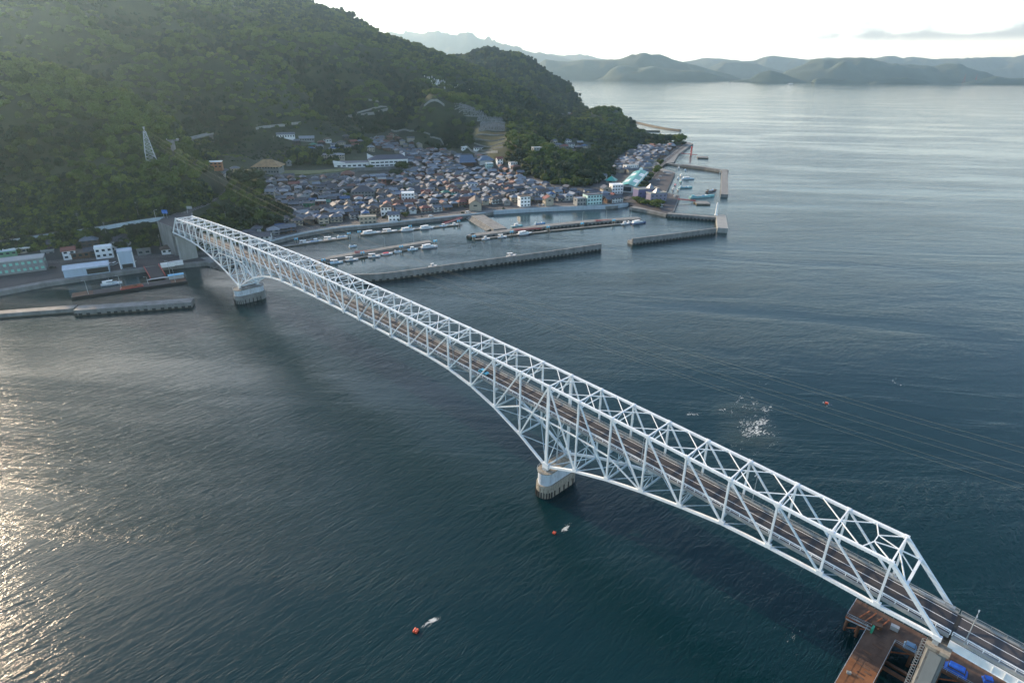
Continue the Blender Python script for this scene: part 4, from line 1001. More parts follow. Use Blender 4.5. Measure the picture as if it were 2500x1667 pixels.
def put_house(p, rz, label, ti, wi, k, group='tiled houses packed along the harbour town', sc=None):
    z = p[2]; mats = {'roof': TILE[ti], 'eave_roof': TILE[ti], 'wall': WALL[wi]}
    if not used[k]:
        o = protos[k]; used[k] = True; o.location = (p[0], p[1], z); o.rotation_euler = (0, 0, rz)
        for c_ in KIDS[o.name]: _over(c_, c_.name, mats)
        o['label'] = label; o['group'] = group
        if sc: o.scale = (sc, sc, sc)
        return o
    return dup(protos[k], (p[0], p[1], z), rz, label, group, mats, sc)
# ---- landmark buildings: footprint centre from the photograph, resting on the ground
def ground(px, py): return GT([(px, py)])[0]
def lm(px, py, r, z=None):
    p = ground(px, py) if z is None else G(px, py, z); p = V((p.x, p.y, zat(p))) if z is None else p
    KEEP.append((p.x, p.y, r)); return p
teal = mat('teal_metal_roof', (.02, .26, .24), .4, var=.12, scale=.4); rustroof = mat('rusted_ochre_roof', (.30, .19, .09), .7, var=.35, scale=.25, col2=(.42, .26, .12))
purple = mat('lilac_render', (.13, .125, .24), .8, var=.08); lilac = mat('pale_lilac_render', (.20, .19, .26), .8, var=.08); mint = mat('mint_render', (.42, .60, .58), .7, var=.08)
slate = mat('slate_roof', (.05, .055, .085), .5, var=.15); bluwhite = mat('blue_white_cladding', (.36, .45, .54), .5, var=.1, scale=.4, streak=(1, 1, .1))
# big hip-roofed hall with rusted roof
p = lm(652, 424, 22); rz0 = RZW-R(22)
h1 = make_house('assembly_hall', 'large pale two-storey hall with a rusty ochre hipped roof above the town', 30, 20, 9.5, 6, 'hip', WALL[2], rustroof, 2.2, 'hall', 4, True, 2, loc=p+FH*8, rz=rz0)
# white school, two linked wings with winged roofs
p = lm(935, 408, 34); KEEP.append((p.x-RH.x*40, p.y-RH.y*40, 18)); sc_ = thing('school', 'long white two-storey school with swept wing walls and dark roof', 'school', p+FH*6, RZW-R(4))
m = MB(); m.box((6, 0, 3.5), (50, 15, 12)); wl = m.build('wall', M['white'], sc_)
m = MB(); m.add([(-20, -8.3, 9.5), (32, -8.3, 9.5), (32, 8.3, 9.5), (-20, 8.3, 9.5), (-8, 2, 14.5), (26, 2, 14.5)], [(0, 1, 5, 4), (1, 2, 5), (2, 3, 4, 5), (3, 0, 4)]); m.build('roof', slate, sc_)
for x, s_ in ((-20, 1), (30, -1)):
    m = MB(); m.add([(x, 7, 9), (x, 7, 16.5), (x+s_*14, 1, 10), (x+s_*14, 1, 9), (x, 6.4, 9), (x, 6.4, 16.5), (x+s_*14, .4, 10), (x+s_*14, .4, 9)], [(0, 1, 2, 3), (7, 6, 5, 4), (0, 4, 5, 1), (1, 5, 6, 2), (2, 6, 7, 3)]); m.build('wing_wall', M['white'], sc_)
for fl in (0, 1):
    for k in range(8):
        m = MB(); m.box((-15+k*6, -7.55, 2.3+fl*3.9), (4.6, .12, 1.7)); m.build('window', M['glass'], wl)
m = MB(); m.box((-42, 1, 2.5), (44, 9, 8)); wl2 = m.build('wing', M['white'], sc_)
m = MB(); m.add([(-65, -4.5, 6.6), (-19.5, -4.5, 6.6), (-19.5, 6, 7.6), (-65, 6, 8.4)], [(0, 1, 2, 3)]); m.build('wing_roof', slate, sc_)
m = MB(); m.add([(-65, -4.4, 6.5), (-65, -4.4, 10.5), (-50, -4.4, 7.2), (-50, -4.4, 6.5), (-65, -3.9, 6.5), (-65, -3.9, 10.5), (-50, -3.9, 7.2), (-50, -3.9, 6.5)], [(0, 3, 2, 1), (4, 5, 6, 7), (1, 2, 6, 5), (0, 1, 5, 4)]); m.build('wing_wall', M['white'], sc_)
for k in range(6): m = MB(); m.box((-58+k*6.5, -3.55, 3), (4, .12, 2)); m.build('window', M['glass'], wl2)
# temple with a great grey roof
p = lm(1139, 405, 17); tp = thing('temple', 'temple hall with a huge steep grey tiled roof and curved eaves', 'temple', p+FH*3, RZW-R(8))
MB().box((0, 0, 2.2), (17, 14, 7)).build('wall', WALL[4], tp)
m = MB(); a, b, hh = 12.5, 10.5, 5.2
prof = [(1.0, 0), (.72, 1.4), (.5, 3.6), (.3, 6.6)]
rings = [[(-a*(.62+.38*k), -b*k, hh+z), (a*(.62+.38*k), -b*k, hh+z), (a*(.62+.38*k), b*k, hh+z), (-a*(.62+.38*k), b*k, hh+z)] for k, z in prof]+[[(-8, -.2, hh+9.3), (8, -.2, hh+9.3), (8, .2, hh+9.3), (-8, .2, hh+9.3)]]
vs = [q for r_ in rings for q in r_]; fs = []
for i in range(4):
    for j in range(4): fs.append((4*i+j, 4*i+(j+1) % 4, 4*i+4+(j+1) % 4, 4*i+4+j))
fs += [(3, 2, 1, 0), (16, 17, 18, 19)]; m.add(vs, fs); m.build('roof', mat('temple_tiles', (.10, .14, .21), .45, var=.15, scale=.8), tp)
m = MB(); m.box((0, 0, hh+9.5), (17, .8, .9)); m.build('ridge', TILE[1], tp)
p = lm(1186, 397, 11); make_house('temple_quarters', 'long low temple building with blue-grey roof right of the great hall', 19, 9, 4.5, 3.4, 'hip', WALL[3], mat('temple_tiles_pale', (.12, .17, .24), .45, var=.15), 1.6, 'temple building', 3, False, 1, loc=p, rz=RZW-R(5))
# cube-like small buildings of note (name, label, px, py, w, d, h, wall, roof, kind, rot)
notes = [('shop_house', 'white shop house with red roof beside the temple quarters', 1219, 402, 8, 7, 8, M['white'], TILE[7], 'gable', -5, 2.0),
         ('annex', 'pale turquoise annex below the temple quarters', 1194, 411, 10, 5, 6.5, mint, M['white'], 'flat', 8, 0),
         ('fire_station', 'bright red cube-like building near the school trees', 933, 452, 9, 7, 7, TILE[7], M['grey'], 'flat', -12, 0),
         ('store_house', 'red-walled block with pale flat roof left of the harbour middle', 783, 508, 10, 7, 7, TILE[3], M['grey'], 'flat', -10, 0),
         ('inn', 'broad grey hip-roofed inn with long verandas in mid town', 885, 480, 24, 17, 6, WALL[2], TILE[1], 'hip', -14, 4.5),
         ('clinic', 'white three-storey block with stepped roof in mid town', 996, 495, 13, 9, 10, M['white'], M['white'], 'flat', -16, 0),
         ('villa', 'white villa with a brown hipped roof standing above the harbour road', 942, 526, 10, 8, 8.5, M['white'], TILE[4], 'hip', -10, 2),
         ('villa', 'two-storey pale villa with grey roof and carport at the harbour road', 961, 542, 10, 8, 6.5, M['white'], TILE[0], 'gable', -10, 2),
         ('office', 'cream flat-roofed office with window band at the harbour road', 898, 549, 15, 7, 6.5, WALL[0], WALL[0], 'flat', -10, 0),
         ('net_store', 'white and green garage with dark roof beside the bridge', 636, 594, 15, 10, 5.5, WALL[3], TILE[1], 'gable', -14, 2.2),
         ('town_hall', 'large cream gabled building with balcony near the causeway', 1160, 512, 22, 12, 7.5, WALL[0], TILE[4], 'gable', 70, 4.0),
         ('apartment_block', 'white three-storey house facing the harbour, left of the red house', 1279, 505, 11, 8, 10.5, M['white'], TILE[4], 'flat', -2, 0),
         ('apartment_block', 'narrow cream three-storey house under a red-roofed neighbour', 1338, 503, 7.5, 9, 8, WALL[0], TILE[7], 'gable', 88, 2.2),
         ('guest_house', 'mint and white three-storey guest house with glazed balconies', 1446, 500, 17, 11, 10.5, mint, TILE[1], 'flat', -2, 0),
         ('guest_house', 'pale grey two-storey house with open balcony left of the mint one', 1415, 502, 10, 9, 7.5, WALL[2], TILE[2], 'flat', -2, 0),
         ('corner_house', 'tall white corner house with small windows below the teal roof', 1504, 473, 13, 10, 10, M['white'], M['white'], 'flat', -10, 0),
         ('cream_house', 'cream gabled house left of the tall white corner house', 1478, 474, 10, 9, 7, WALL[0], TILE[1], 'gable', 80, 2.4),
         ('shop', 'black and white shop front at the bend of the harbour road', 1503, 495, 14, 8, 5.5, WALL[3], TILE[1], 'gable', 4, 2),
         ('shop', 'small white shop wall with dark lower front, left of the bend', 1484, 497, 6, 7, 5, WALL[4], TILE[0], 'gable', 0, 2),
         ('white_block', 'white two-storey block with blue roof strip in the right of town', 1152, 461, 12, 7, 6, M['white'], TILE[5], 'flat', -4, 0),
         ('white_block', 'small white block with a curved corner behind the right-hand trees', 1252, 408, 10, 7, 6, M['white'], M['grey'], 'flat', 5, 0),
         ('seaside_office', 'long white office behind the market at the far road', 1540, 416, 20, 9, 7, M['white'], M['grey'], 'flat', 0, 0),
         ('hillside_house', 'lone grey concrete house among the knoll trees', 1310, 374, 12, 8, 7, WALL[2], M['grey'], 'flat', 0, 0),
         ('hillside_house', 'pale house with grey tiled roof standing alone above the school', 905, 370, 10, 8, 6.5, WALL[0], TILE[2], 'hip', -10, 2),
         ('caretaker_house', 'long low white house at the foot of the burial terraces', 1168, 367, 14, 5, 4.2, M['white'], TILE[1], 'hip', -4, 1.6),
         ('cottage', 'white cottage beside the sloping road left of the burial terraces', 1133, 366, 8, 5, 4, M['white'], M['white'], 'flat', 8, 0),
         ('dormitory', 'long pale building with a flat grey roof behind the playing field', 810, 389, 32, 9, 6, WALL[0], TILE[2], 'hip', -12, 1.5),
         ('blue_roofed_house', 'white house with bright blue roof above the playing field', 758, 372, 11, 7, 5, M['white'], TILE[5], 'hip', -4, 1.8),
         ('blue_roofed_house', 'wider white house with bright blue roof, right of its twin', 816, 370, 14, 7, 4.5, M['white'], TILE[5], 'hip', -8, 1.8),
         ('farm_house', 'long farmhouse with upturned grey roof at the head of the slope', 748, 345, 20, 9, 4.5, WALL[2], TILE[2], 'gable', -6, 2.5),
         ('farm_house', 'grey farmhouse with white lower wall at the left of the slope', 697, 337, 24, 8, 5, M['white'], TILE[0], 'gable', -6, 2.2),
         ('kiosk', 'white flat-roofed kiosk with an orange front above the cutting', 522, 412, 15, 8, 5.5, mat('orange_wall', (.38, .17, .08), .7, var=.1), M['white'], 'flat', -8, 0),
         ('field_shed', 'grey shed between the netting and the school', 706, 404, 8, 6, 4.5, WALL[2], TILE[2], 'gable', 70, 2),
         ('field_shed', 'dark red tarred warehouse below the school yard', 848, 434, 15, 12, 5, TILE[3], TILE[3], 'hip', -12, 3),
         ('green_house', 'green-netted block in the left of the town', 754, 514, 10, 8, 7, M['green'], TILE[1], 'flat', -15, 0)]
for nm, lb, px_, py_, w_, d_, h_, wm, rm, kd, ra, rh in notes:
    p = lm(px_, py_, max(w_, d_)*.62)
    make_house(nm, lb, w_, d_, h_, rh or .1, kd, wm, rm, .7 if kd != 'flat' else .2, nm.replace('_', ' ').split()[-1], 3, True, 3 if h_ > 9 else (2 if h_ > 5 else 1), loc=p+FH*(d_*.3), rz=RZW+R(ra))
# market with teal roof and skylights
def dirz(a, b): return math.atan2(b.y-a.y, b.x-a.x)
a0, a1 = G(1512, 468, 3), G(1548, 432, 3); p = (a0+a1)/2-(a1-a0).normalized().cross(V((0, 0, 1)))*-9; KEEP.append((p.x, p.y, 26)); ln_ = (a1-a0).length
mk = thing('market_hall', 'market hall with bright teal metal roof and white skylights', 'market hall', V((p.x, p.y, 3)), dirz(a0, a1)); L2 = ln_/2
side = 1
m = MB(); m.box((0, 0, 3.5), (2*L2, 17, 8)); wl = m.build('wall', WALL[3], mk)
m = MB()
for y0, y1, z0, z1 in ((-10, 0, 6.8, 9.6), (10, 0, 6.8, 9.6)):
    q = [(-L2-1.5, y0, z0), (L2+1.5, y0, z0), (L2+1.5, y1, z1), (-L2-1.5, y1, z1)]; m.add(q+[(x, y, z-.25) for x, y, z in q], [(0, 1, 2, 3) if y0 < 0 else (3, 2, 1, 0), (4, 5, 1, 0), (5, 6, 2, 1), (7, 4, 0, 3)])
rf = m.build('roof', teal, mk)
for c_ in (-L2*.45, L2*.4):
    for k in (-1, 1):
        for s_ in (-1, 1):
            m = MB(); q = [(c_+k*5-4.2, s_*7.6, 7.58), (c_+k*5+4.2, s_*7.6, 7.58), (c_+k*5+4.2, s_*2.4, 9.04), (c_+k*5-4.2, s_*2.4, 9.04)]; m.add(q, [(0, 1, 2, 3) if s_ < 0 else (3, 2, 1, 0)]); m.build('skylight', M['white'], rf)
m = MB(); m.box((-L2-.06, 0, 3.6), (.2, 9, 5)); m.build('glazed_front', M['glass'], mk)
for k in range(7): m = MB(); m.box((-L2+4+k*(2*L2-8)/6, -8.55, 3.6), (3.4, .12, 2.6)); m.build('window', M['glass'], wl)
m = MB(); m.box((L2-5, 0, 11.2), (1.2, 4.5, 1)); m.tube((L2-5, 0, 11.5), (L2-4.4, 0, 11.5), 1.9, 16); m.build('sign_ring', M['white'], mk)
p = lm(1492, 448, 9); make_house('teal_roofed_house', 'square house with pointed teal roof behind the market hall', 12, 11, 5, 4, 'hip', WALL[2], teal, 1.2, 'house', 2, True, 1, loc=p, rz=dirz(a0, a1))
# museum: two lilac blocks with glass pyramids
pyr = mat('pyramid_glass', (.20, .23, .28), .3, var=.1)
mu = thing('museum', 'lilac museum of two blocks with glass pyramids on the flat roofs', 'museum', G(1602, 492, 3), RZW-R(4))
KEEP.append((mu.location.x, mu.location.y, 26))
for (x, y, w_, d_, h_, mm, px2) in ((2, 4, 20, 10, 8.5, lilac, 0), (0, 22, 26, 11, 10, purple, 5)):
    b_ = MB(); b_.box((x, y, h_/2), (w_, d_, h_)); bl = b_.build('block', mm, mu)
    r_ = MB(); r_.box((x, y, h_+.1), (w_+.5, d_+.5, .3))
    for s_ in (-1, 1): r_.box((x, y+s_*d_/2, h_+.6), (w_+.5, .35, .8)); r_.box((x+s_*w_/2, y, h_+.6), (.35, d_-.4, .8))
    r_.build('roof', M['conclight'], bl)
    py_ = MB(); z = h_+.3; q = 3.2; py_.add([(x+px2-q, y-q, z), (x+px2+q, y-q, z), (x+px2+q, y+q, z), (x+px2-q, y+q, z), (x+px2, y, z+5)], [(0, 1, 4), (1, 2, 4), (2, 3, 4), (3, 0, 4)]); py_.build('glass_pyramid', pyr, bl)
    for k in range(4):
        for fl in (0, 1): wq = MB(); wq.box((x-w_/2+w_*(k+.5)/4, y-d_/2-.02, 2.4+fl*3.6), (1.5, .12, 1.5)); wq.build('window', M['glass'], bl)
KEEP += [(p_.x, p_.y, 9) for p_ in SR]+[(p_.x, p_.y, 8) for p_ in HR]
# playing field
fieldp = GT([(640, 428), (690, 432), (760, 430), (835, 420), (870, 412), (800, 410), (720, 414), (660, 418)])
m = MB(); zf = float(np.mean([p_.z for p_ in fieldp]))+.6; m.prism([(p_.x, p_.y) for p_ in fieldp], zf-6, zf); tag(m.build('playing_field', mat('dry_grass', (.15, .16, .07), .95, var=.25, scale=.08)), 'dry grass playing field between hall and school', kind='structure')
for p_ in fieldp: KEEP.append((p_.x, p_.y, 7))
fc = V((sum(p_.x for p_ in fieldp)/8, sum(p_.y for p_ in fieldp)/8, 0)); 
for t_ in np.linspace(-45, 45, 7): KEEP.append((fc.x+wfd.x*t_, fc.y+wfd.y*t_, 9))
# ---- rows of town houses
HREG = wpoly([(655, 478), (640, 452), (690, 436), (760, 440), (850, 432), (900, 438), (975, 432), (985, 405), (975, 385), (960, 372), (915, 360), (905, 338), (960, 330), (1030, 350), (1060, 372), (1100, 372), (1180, 380), (1260, 410), (1290, 440), (1350, 462), (1430, 470), (1500, 470), (1535, 486), (1500, 500), (1300, 509), (1180, 514), (1100, 526), (915, 547), (810, 556), (730, 570), (655, 588), (610, 588), (600, 572), (690, 548), (718, 530), (692, 510)])
HREG2 = wpoly([(1500, 418), (1512, 392), (1535, 374), (1565, 357), (1640, 358), (1652, 362), (1630, 376), (1600, 398), (1585, 415), (1560, 440), (1556, 425), (1530, 425)])
o0 = G(727, 573, Q); cand = []; rr = random.Random(12)
for k in range(60):
    off = 14+k*10.6; j = 0; t = -260+rr.uniform(0, 8)
    while t < 760:
        wd = rr.choice([9.6, 10.8, 12.2, 11.2]); q = o0+wfd*t+inl*(off+rr.uniform(-2.2, 2.2)); t += wd+rr.uniform(.2, 1.6)
        if t % 97 < 3: t += 3
        cand.append((k, q))
Pq = np.array([(q.x, q.y) for _, q in cand]); okm = inside(Pq, HREG) | inside(Pq, HREG2); KP = np.array(KEEP)
okm &= ~(np.linalg.norm(Pq[:, None]-KP[None, :, :2], axis=2) < (KP[None, :, 2]+4.5)).any(1)
Zq = height(Pq); houses = [(k, q, z) for (k, q), o_, z in zip(cand, okm, Zq) if o_]
depth = lambda q: (q-V((CX, CY, 0))).dot(FH)
houses.sort(key=lambda a: depth(a[1])); near, farh = houses[:278], houses[278:]
print('houses', len(houses))
ORD = ['zeroth', 'first', 'second', 'third', 'fourth', 'fifth', 'sixth', 'seventh', 'eighth', 'ninth', 'tenth', 'eleventh', 'twelfth', 'thirteenth', 'fourteenth', 'fifteenth', 'sixteenth', 'seventeenth', 'eighteenth', 'nineteenth']
def ordn(n):
    if n < 20: return ORD[n]
    t_, u = divmod(n, 10); return {2: 'twentieth', 3: 'thirtieth', 4: 'fortieth', 5: 'fiftieth', 6: 'sixtieth'}[t_] if u == 0 else {2: 'twenty', 3: 'thirty', 4: 'forty', 5: 'fifty', 6: 'sixty'}[t_]+'-'+ORD[u]
rows = {}
for k, q, z in near: rows.setdefault(k, []).append((q.dot(wfd), q, z))
rk_ = {k: i+1 for i, k in enumerate(sorted(rows))}
rr = random.Random(5)
for k in sorted(rows):
    for j, (_, q, z) in enumerate(sorted(rows[k], key=lambda a: a[0])):
        ti = rr.choices(range(8), [34, 30, 14, 6, 10, 2.5, 1, 2.5])[0]; wi = rr.choices(range(5), [24, 18, 18, 20, 20])[0]; kk = rr.choices(range(6), [24, 18, 16, 16, 14, 12])[0]
        rz = RZW+rr.choice([0, 0, 0, math.pi/2, math.pi/2])+rr.uniform(-.28, .12)
        lab = '%s house, %s walls, %s from left in row %s up from the harbour road' % (TN[ti], WN[wi], ordn(j+1), ['', 'one', 'two', 'three', 'four', 'five', 'six', 'seven', 'eight', 'nine', 'ten', 'eleven', 'twelve', 'thirteen', 'fourteen', 'fifteen', 'sixteen', 'seventeen', 'eighteen', 'nineteen', 'twenty'][min(rk_[k], 20)])
        put_house((q.x, q.y, z-.1), rz, lab, ti, wi, kk, sc=rr.uniform(.88, 1.08))
# farthest houses, past the count that can be told apart
mw, mr = MB(), MB(); mf = MB(); NM = [WALL[0], WALL[1], WALL[2], WALL[4], TILE[0], TILE[1], TILE[2], TILE[3]]
for k, q, z in farh:
    w_, d_, h_ = rr.uniform(8, 12), rr.uniform(6, 7.5), rr.choice([3, 4.8, 5]); rz = RZW+rr.choice([0, math.pi/2])+rr.uniform(-.3, .2)
    mm = MB(); mm.box((0, 0, (h_-2)/2), (w_, d_, h_+2)); r_ = roof_mb(w_, d_, h_, 1.7, .6, rr.choice(['gable', 'hip'])); co, si = math.cos(rz), math.sin(rz)
    for src_, mi in ((mm, rr.randrange(4)), (r_, 4+rr.choices(range(4), [4, 3, 2, 1])[0])):
        mf.mi = mi; mf.add([(q.x+x*co-y*si, q.y+x*si+y*co, z+zz) for x, y, zz in src_.v], src_.f)
if farh: tag(mf.build('distant_houses', NM), 'farthest closely packed tiled houses of the town', kind='stuff')
for p_, u_ in zip(protos, used):
    if not u_:
        for c_ in KIDS[p_.name]:
            for g_ in KIDS.get(c_.name, []): bpy.data.objects.remove(g_)
            bpy.data.objects.remove(c_)
        bpy.data.objects.remove(p_)
# ------------------------------------------------------------------ breakwaters
def world(px, z): return [G(x, y, z) for x, y in px]
def breakwater(label, px, ztop, w_, mt_='conc', base=-3, slots=True, parapet=None, side=None, densify_=True, cat='breakwater', name='breakwater', slotn=None):
    L = world(px, ztop)
    if len(L) > 2 and densify_: L = smooth(L, 2)
    c_ = L[len(L)//2]; o = thing(name, label, cat, (c_.x, c_.y, 0)); O_ = (c_.x, c_.y, 0)
    t = (L[-1]-L[0]); n = V((-t.y, t.x, 0)); sg_ = 1 if n.dot(V((CX, CY, 0))-c_) < 0 else -1   # body lies on the far side of the read edge
    m = MB(O_); m.wall(L, 0, sg_*w_, base, ztop if parapet is None else ztop-parapet); m.build('body', M[mt_], o)
    if parapet is not None: m = MB(O_); m.wall(L, 0, sg_*1.3, ztop-parapet, ztop); m.build('parapet', M[mt_], o)
    m = MB(O_); m.wall(L, -sg_*.12, -sg_*.02, -.5, .55); m.build('tide_band', M['concdark'], o)
    if slots:
        m = MB(O_); D_ = densify(L, 3.4)
        for a, b in zip(D_, D_[1:]):
            d = (b-a).normalized(); n = V((-d.y, d.x, 0))*sg_; q = (a+b)/2-n*.10
            m.box((q.x, q.y, .75), (1.9, .2, 1.25), math.atan2(d.y, d.x))
        m.build('wave_slots', M['dark'], o)
    return o, L, sg_
breakwater('very long straight concrete breakwater enclosing the fishing harbour', [(770, 642), (790, 657), (822, 668), (860, 671), (927, 669), (1000, 659.5), (1157, 638), (1319, 617), (1469, 595.5)], 5.2, 7, parapet=2.6)
breakwater('outer breakwater arm right of the harbour mouth', [(1545, 583), (1650, 570), (1750, 557)], 5.2, 7, parapet=2.6, densify_=False)
breakwater('low pale arm joining the corner lighthouse to the outer breakwater', [(1752, 556), (1748, 524)], 4.4, 9, 'conclight', slots=False)
breakwater('perforated breakwater arm between the car park and the harbour lighthouse', [(1630, 522), (1748, 531)], 3.6, 6)
breakwater('thick low breakwater with dark slots in front of the ferry landing', [(178, 758), (300, 750), (466, 738)], 3.4, 8)
breakwater('narrower left length of the breakwater in front of the ferry landing', [(-420, 800), (0, 766), (178, 753)], 2.6, 6, slots=False)
breakwater('inner pier running from behind the bridge into the harbour', [(757, 640), (900, 615), (1055, 590)], 2.6, 6, slots=False, cat='pier', name='pier')
breakwater('long central pier with dark slots and a rounded end', [(1140, 574), (1152, 577), (1245, 565), (1332, 553), (1450, 541), (1566, 534)], 2.6, 8, cat='pier', name='pier')
ca = breakwater('stepped causeway from the harbour road to the central pier', [(1150, 527), (1205, 560)], 2.7, 13, slots=False, cat='causeway', name='causeway', densify_=False)
m = MB(ca[0].location)
for k in range(4):
    a, b = G(1148+k*0, 530, 0), G(1203, 563, 0); n = (b-a).normalized().cross(V((0, 0, 1))); n = n if n.dot(RH) < 0 else -n
    q0, q1 = a+n*(k*1.6+.8), b+n*(k*1.6+.8); m.bar((q0.x, q0.y, 1.9-k*.6), (q1.x, q1.y, 1.9-k*.6), 1.6, .6)
m.build('steps', M['conc'], ca[0])
breakwater('breakwater of the boat basin reaching out from the far quay', [(1665, 402), (1720, 409), (1772, 417)], 3.6, 7, slots=False, densify_=False)
breakwater('outer arm of the boat basin breakwater', [(1760, 474), (1762, 413)], 3.4, 8, slots=False)
breakwater('distant thin breakwater beyond the headland', [(1535, 293), (1575, 303), (1624, 313), (1659, 317)], 3, 6, 'concdark', slots=False)
breakwater('shorter distant breakwater inside the distant thin one', [(1540, 319), (1612, 319)], 3, 6, 'concdark', slots=False)
breakwater('stubby jetty between the boats and the basin breakwater', [(1610, 397), (1668, 404)], 2.4, 6, slots=False, cat='jetty', name='jetty')
# lighthouse
p = G(1748, 525, 4.4); lh = thing('lighthouse', 'slim white harbour light on the breakwater corner', 'lighthouse', (p.x, p.y, 4.4))
m = MB(); m.tube((0, 0, 0), (0, 0, 10), 1.1, 12, .7); m.tube((0, 0, 0), (0, 0, .5), 1.8, 12); m.build('tower', M['white'], lh)
m = MB(); m.tube((0, 0, 10), (0, 0, 10.3), 1.2, 12); m.tube((0, 0, 10.3), (0, 0, 11.6), .55, 10); m.tube((0, 0, 11.6), (0, 0, 12.2), .75, 10, .1); m.build('lantern', M['white'], lh)
# ------------------------------------------------------------------ pontoons, dolphins, gangways
def pontoon(label, a, b, w_, z=.9, mt_='conc'):
    A, B_ = G(*a, z), G(*b, z); c_ = (A+B_)/2; o = thing('pontoon', label, 'pontoon', (c_.x, c_.y, 0), dirz(A, B_)); l = (B_-A).length
    m = MB(); m.box((0, 0, z/2-.15), (l, w_, z+.3)); m.build('float', M['concdark'], o)
    m = MB(); m.box((0, 0, z+.06), (l, w_+.1, .1)); m.build('deck', M[mt_], o); return o
pontoon('long floating pontoon under the sea wall, left of the piled berth', (679, 603), (848, 580), 2.6)
pontoon('long floating pontoon under the harbour road with moored white boats', (880, 573), (1118, 548), 2.6)
pontoon('floating pontoon in front of the inner pier', (798, 642), (1061, 597), 2.6)
pontoon('long floating pontoon in front of the central pier, left half', (1160, 584), (1336, 564), 2.6)
pontoon('right half of the pontoon in front of the central pier', (1342, 563), (1518, 546), 2.6)
pontoon('square landing pontoon outside the car park quay', (1697, 494), (1730, 494.5), 15, 1.4)
pontoon('square landing pontoon beyond the red gate', (1703, 383), (1729, 384), 20, 1.6)
def dolphin(px_, py_, desc):
    p = G(px_, py_, 0); o = thing('mooring_piles', 'blue-capped pair of mooring piles '+desc, 'mooring piles', p, RZW, 'blue-capped mooring piles')
    for s_ in (-1, 1):
        m = MB(); m.tube((s_*.95, 0, -3), (s_*.95, 0, 3.1), .42, 10); m.build('pile', M['rust2'] if False else M['conctan'], o)
        m = MB(); m.box((s_*.95, 0, 3.7), (.95, 1.0, 1.5)); m.build('cap', M['blue'], o)
    m = MB(); m.box((0, 0, 4.1), (.95, .5, .5)); m.build('link', M['white'], o)
for a in [(724, 594, 'under the sea wall, nearest the bridge'), (853, 580, 'under the sea wall beside the blue boat'), (878, 576, 'left of the boat row under the harbour road'), (1002, 562, 'between white boats under the harbour road'), (1120, 549, 'at the foot of the red gangway by the causeway'), (791, 646, 'on the inner pier, next to the bridge'), (886, 628, 'on the inner pier beside the red gangway'), (980, 613, 'in the middle of the inner pier pontoon'), (1063, 599, 'at the tip of the inner pier'), (1157, 587, 'at the left tip of the central pier'), (1249, 576, 'left of the white ferry at the central pier'), (1338, 564, 'right of the white ferry at the central pier'), (1421, 555, 'on the empty right part of the central pier'), (1498, 547, 'beside the blue fishing boat at the central pier')]: dolphin(*a)
def gangway(label, a, za, b, zb_, w_=2.2, mt_='red'):
    A, B_ = G(*a, za), G(*b, zb_); o = thing('gangway', label, 'gangway', A, 0); m = MB(A); d = (B_-A).normalized(); n = V((-d.y, d.x, 0)).normalized()
    m.bar(A, B_, w_, .15); m.build('walkway', M['grey'], o)
    for s_ in (-1, 1):
        m = MB(A); q0, q1 = A+n*s_*w_/2, B_+n*s_*w_/2
        m.bar(q0+V((0, 0, .1)), q1+V((0, 0, .1)), .18, .5); m.bar(q0+V((0, 0, 1.1)), q1+V((0, 0, 1.1)), .12, .12)
        k = 0; nn = max(3, int((q1-q0).length/1.8))
        for k in range(nn+1): t = k/nn; m.bar(q0.lerp(q1, t), q0.lerp(q1, t)+V((0, 0, 1.15)), .1, .1)
        for k in range(nn): m.bar(q0.lerp(q1, k/nn), q0.lerp(q1, (k+1)/nn)+V((0, 0, 1.1)), .08, .08)
        m.build('girder', M[mt_], o)
    return o
gangway('red gangway on the inner pier leading down to its pontoon', (866, 617), 2.9, (925, 613), 1.3)
gangway('red gangway on the central pier behind the white ferry', (1255, 562), 2.9, (1321, 558), 1.3)
gangway('red gangway at the right end of the central pier', (1453, 540), 2.9, (1497, 539), 1.3)
gangway('red gangway sloping down from the causeway root', (1128, 532), 3.4, (1082, 547), 1.3)
gangway('long red gangway from the car park quay to the square pontoon', (1654, 487), 3.2, (1698, 491), 1.6)
gangway('long red gangway passing under the red gate frame', (1663, 375), 3.4, (1702, 379), 1.8)
p = G(1687, 378, 2); gf = thing('gate_frame', 'tall red portal frame over the far gangway', 'gate frame', p, math.atan2(FH.y, FH.x))
m = MB()
for s_ in (-1, 1): m.bar((s_*3, 0, -3), (s_*2.2, 0, 12), 1.0, 1.0)
m.build('leg', M['red'], gf); MB().box((0, 0, 12.2), (6, 1.2, 1.2)).build('beam', M['red'], gf)
# ------------------------------------------------------------------ ferry landing pontoon
A, B_ = G(174, 721, 1.6), G(455, 681, 1.6); c_ = (A+B_)/2; fl = thing('ferry_pontoon', 'long dark ferry landing pontoon with rust-stained deck ends', 'pontoon', (c_.x, c_.y, 0), dirz(A, B_)); l = (B_-A).length
MB().box((0, 0, .4), (l, 10, 2.2)).build('hull', M['dark'], fl); MB().box((0, 0, 1.56), (l-.4, 9.6, .12)).build('deck', M['asphalt'], fl)
for x, w_ in ((-l/2+6, 11), (l/2-5, 9)): MB().box((x, 0, 1.65), (w_, 8.6, .06)).build('rusty_plate', M['rust'], fl)
for k in range(9): m = MB(); m.box((-l/2+8+k*(l-16)/8, 5.1, .9), (1.2, .4, .9)); m.box((-l/2+8+k*(l-16)/8, -5.1, .9), (1.2, .4, .9)); m.build('fender', M['black'], fl)
rdir = V((math.cos(dirz(A, B_)), math.sin(dirz(A, B_)), 0))
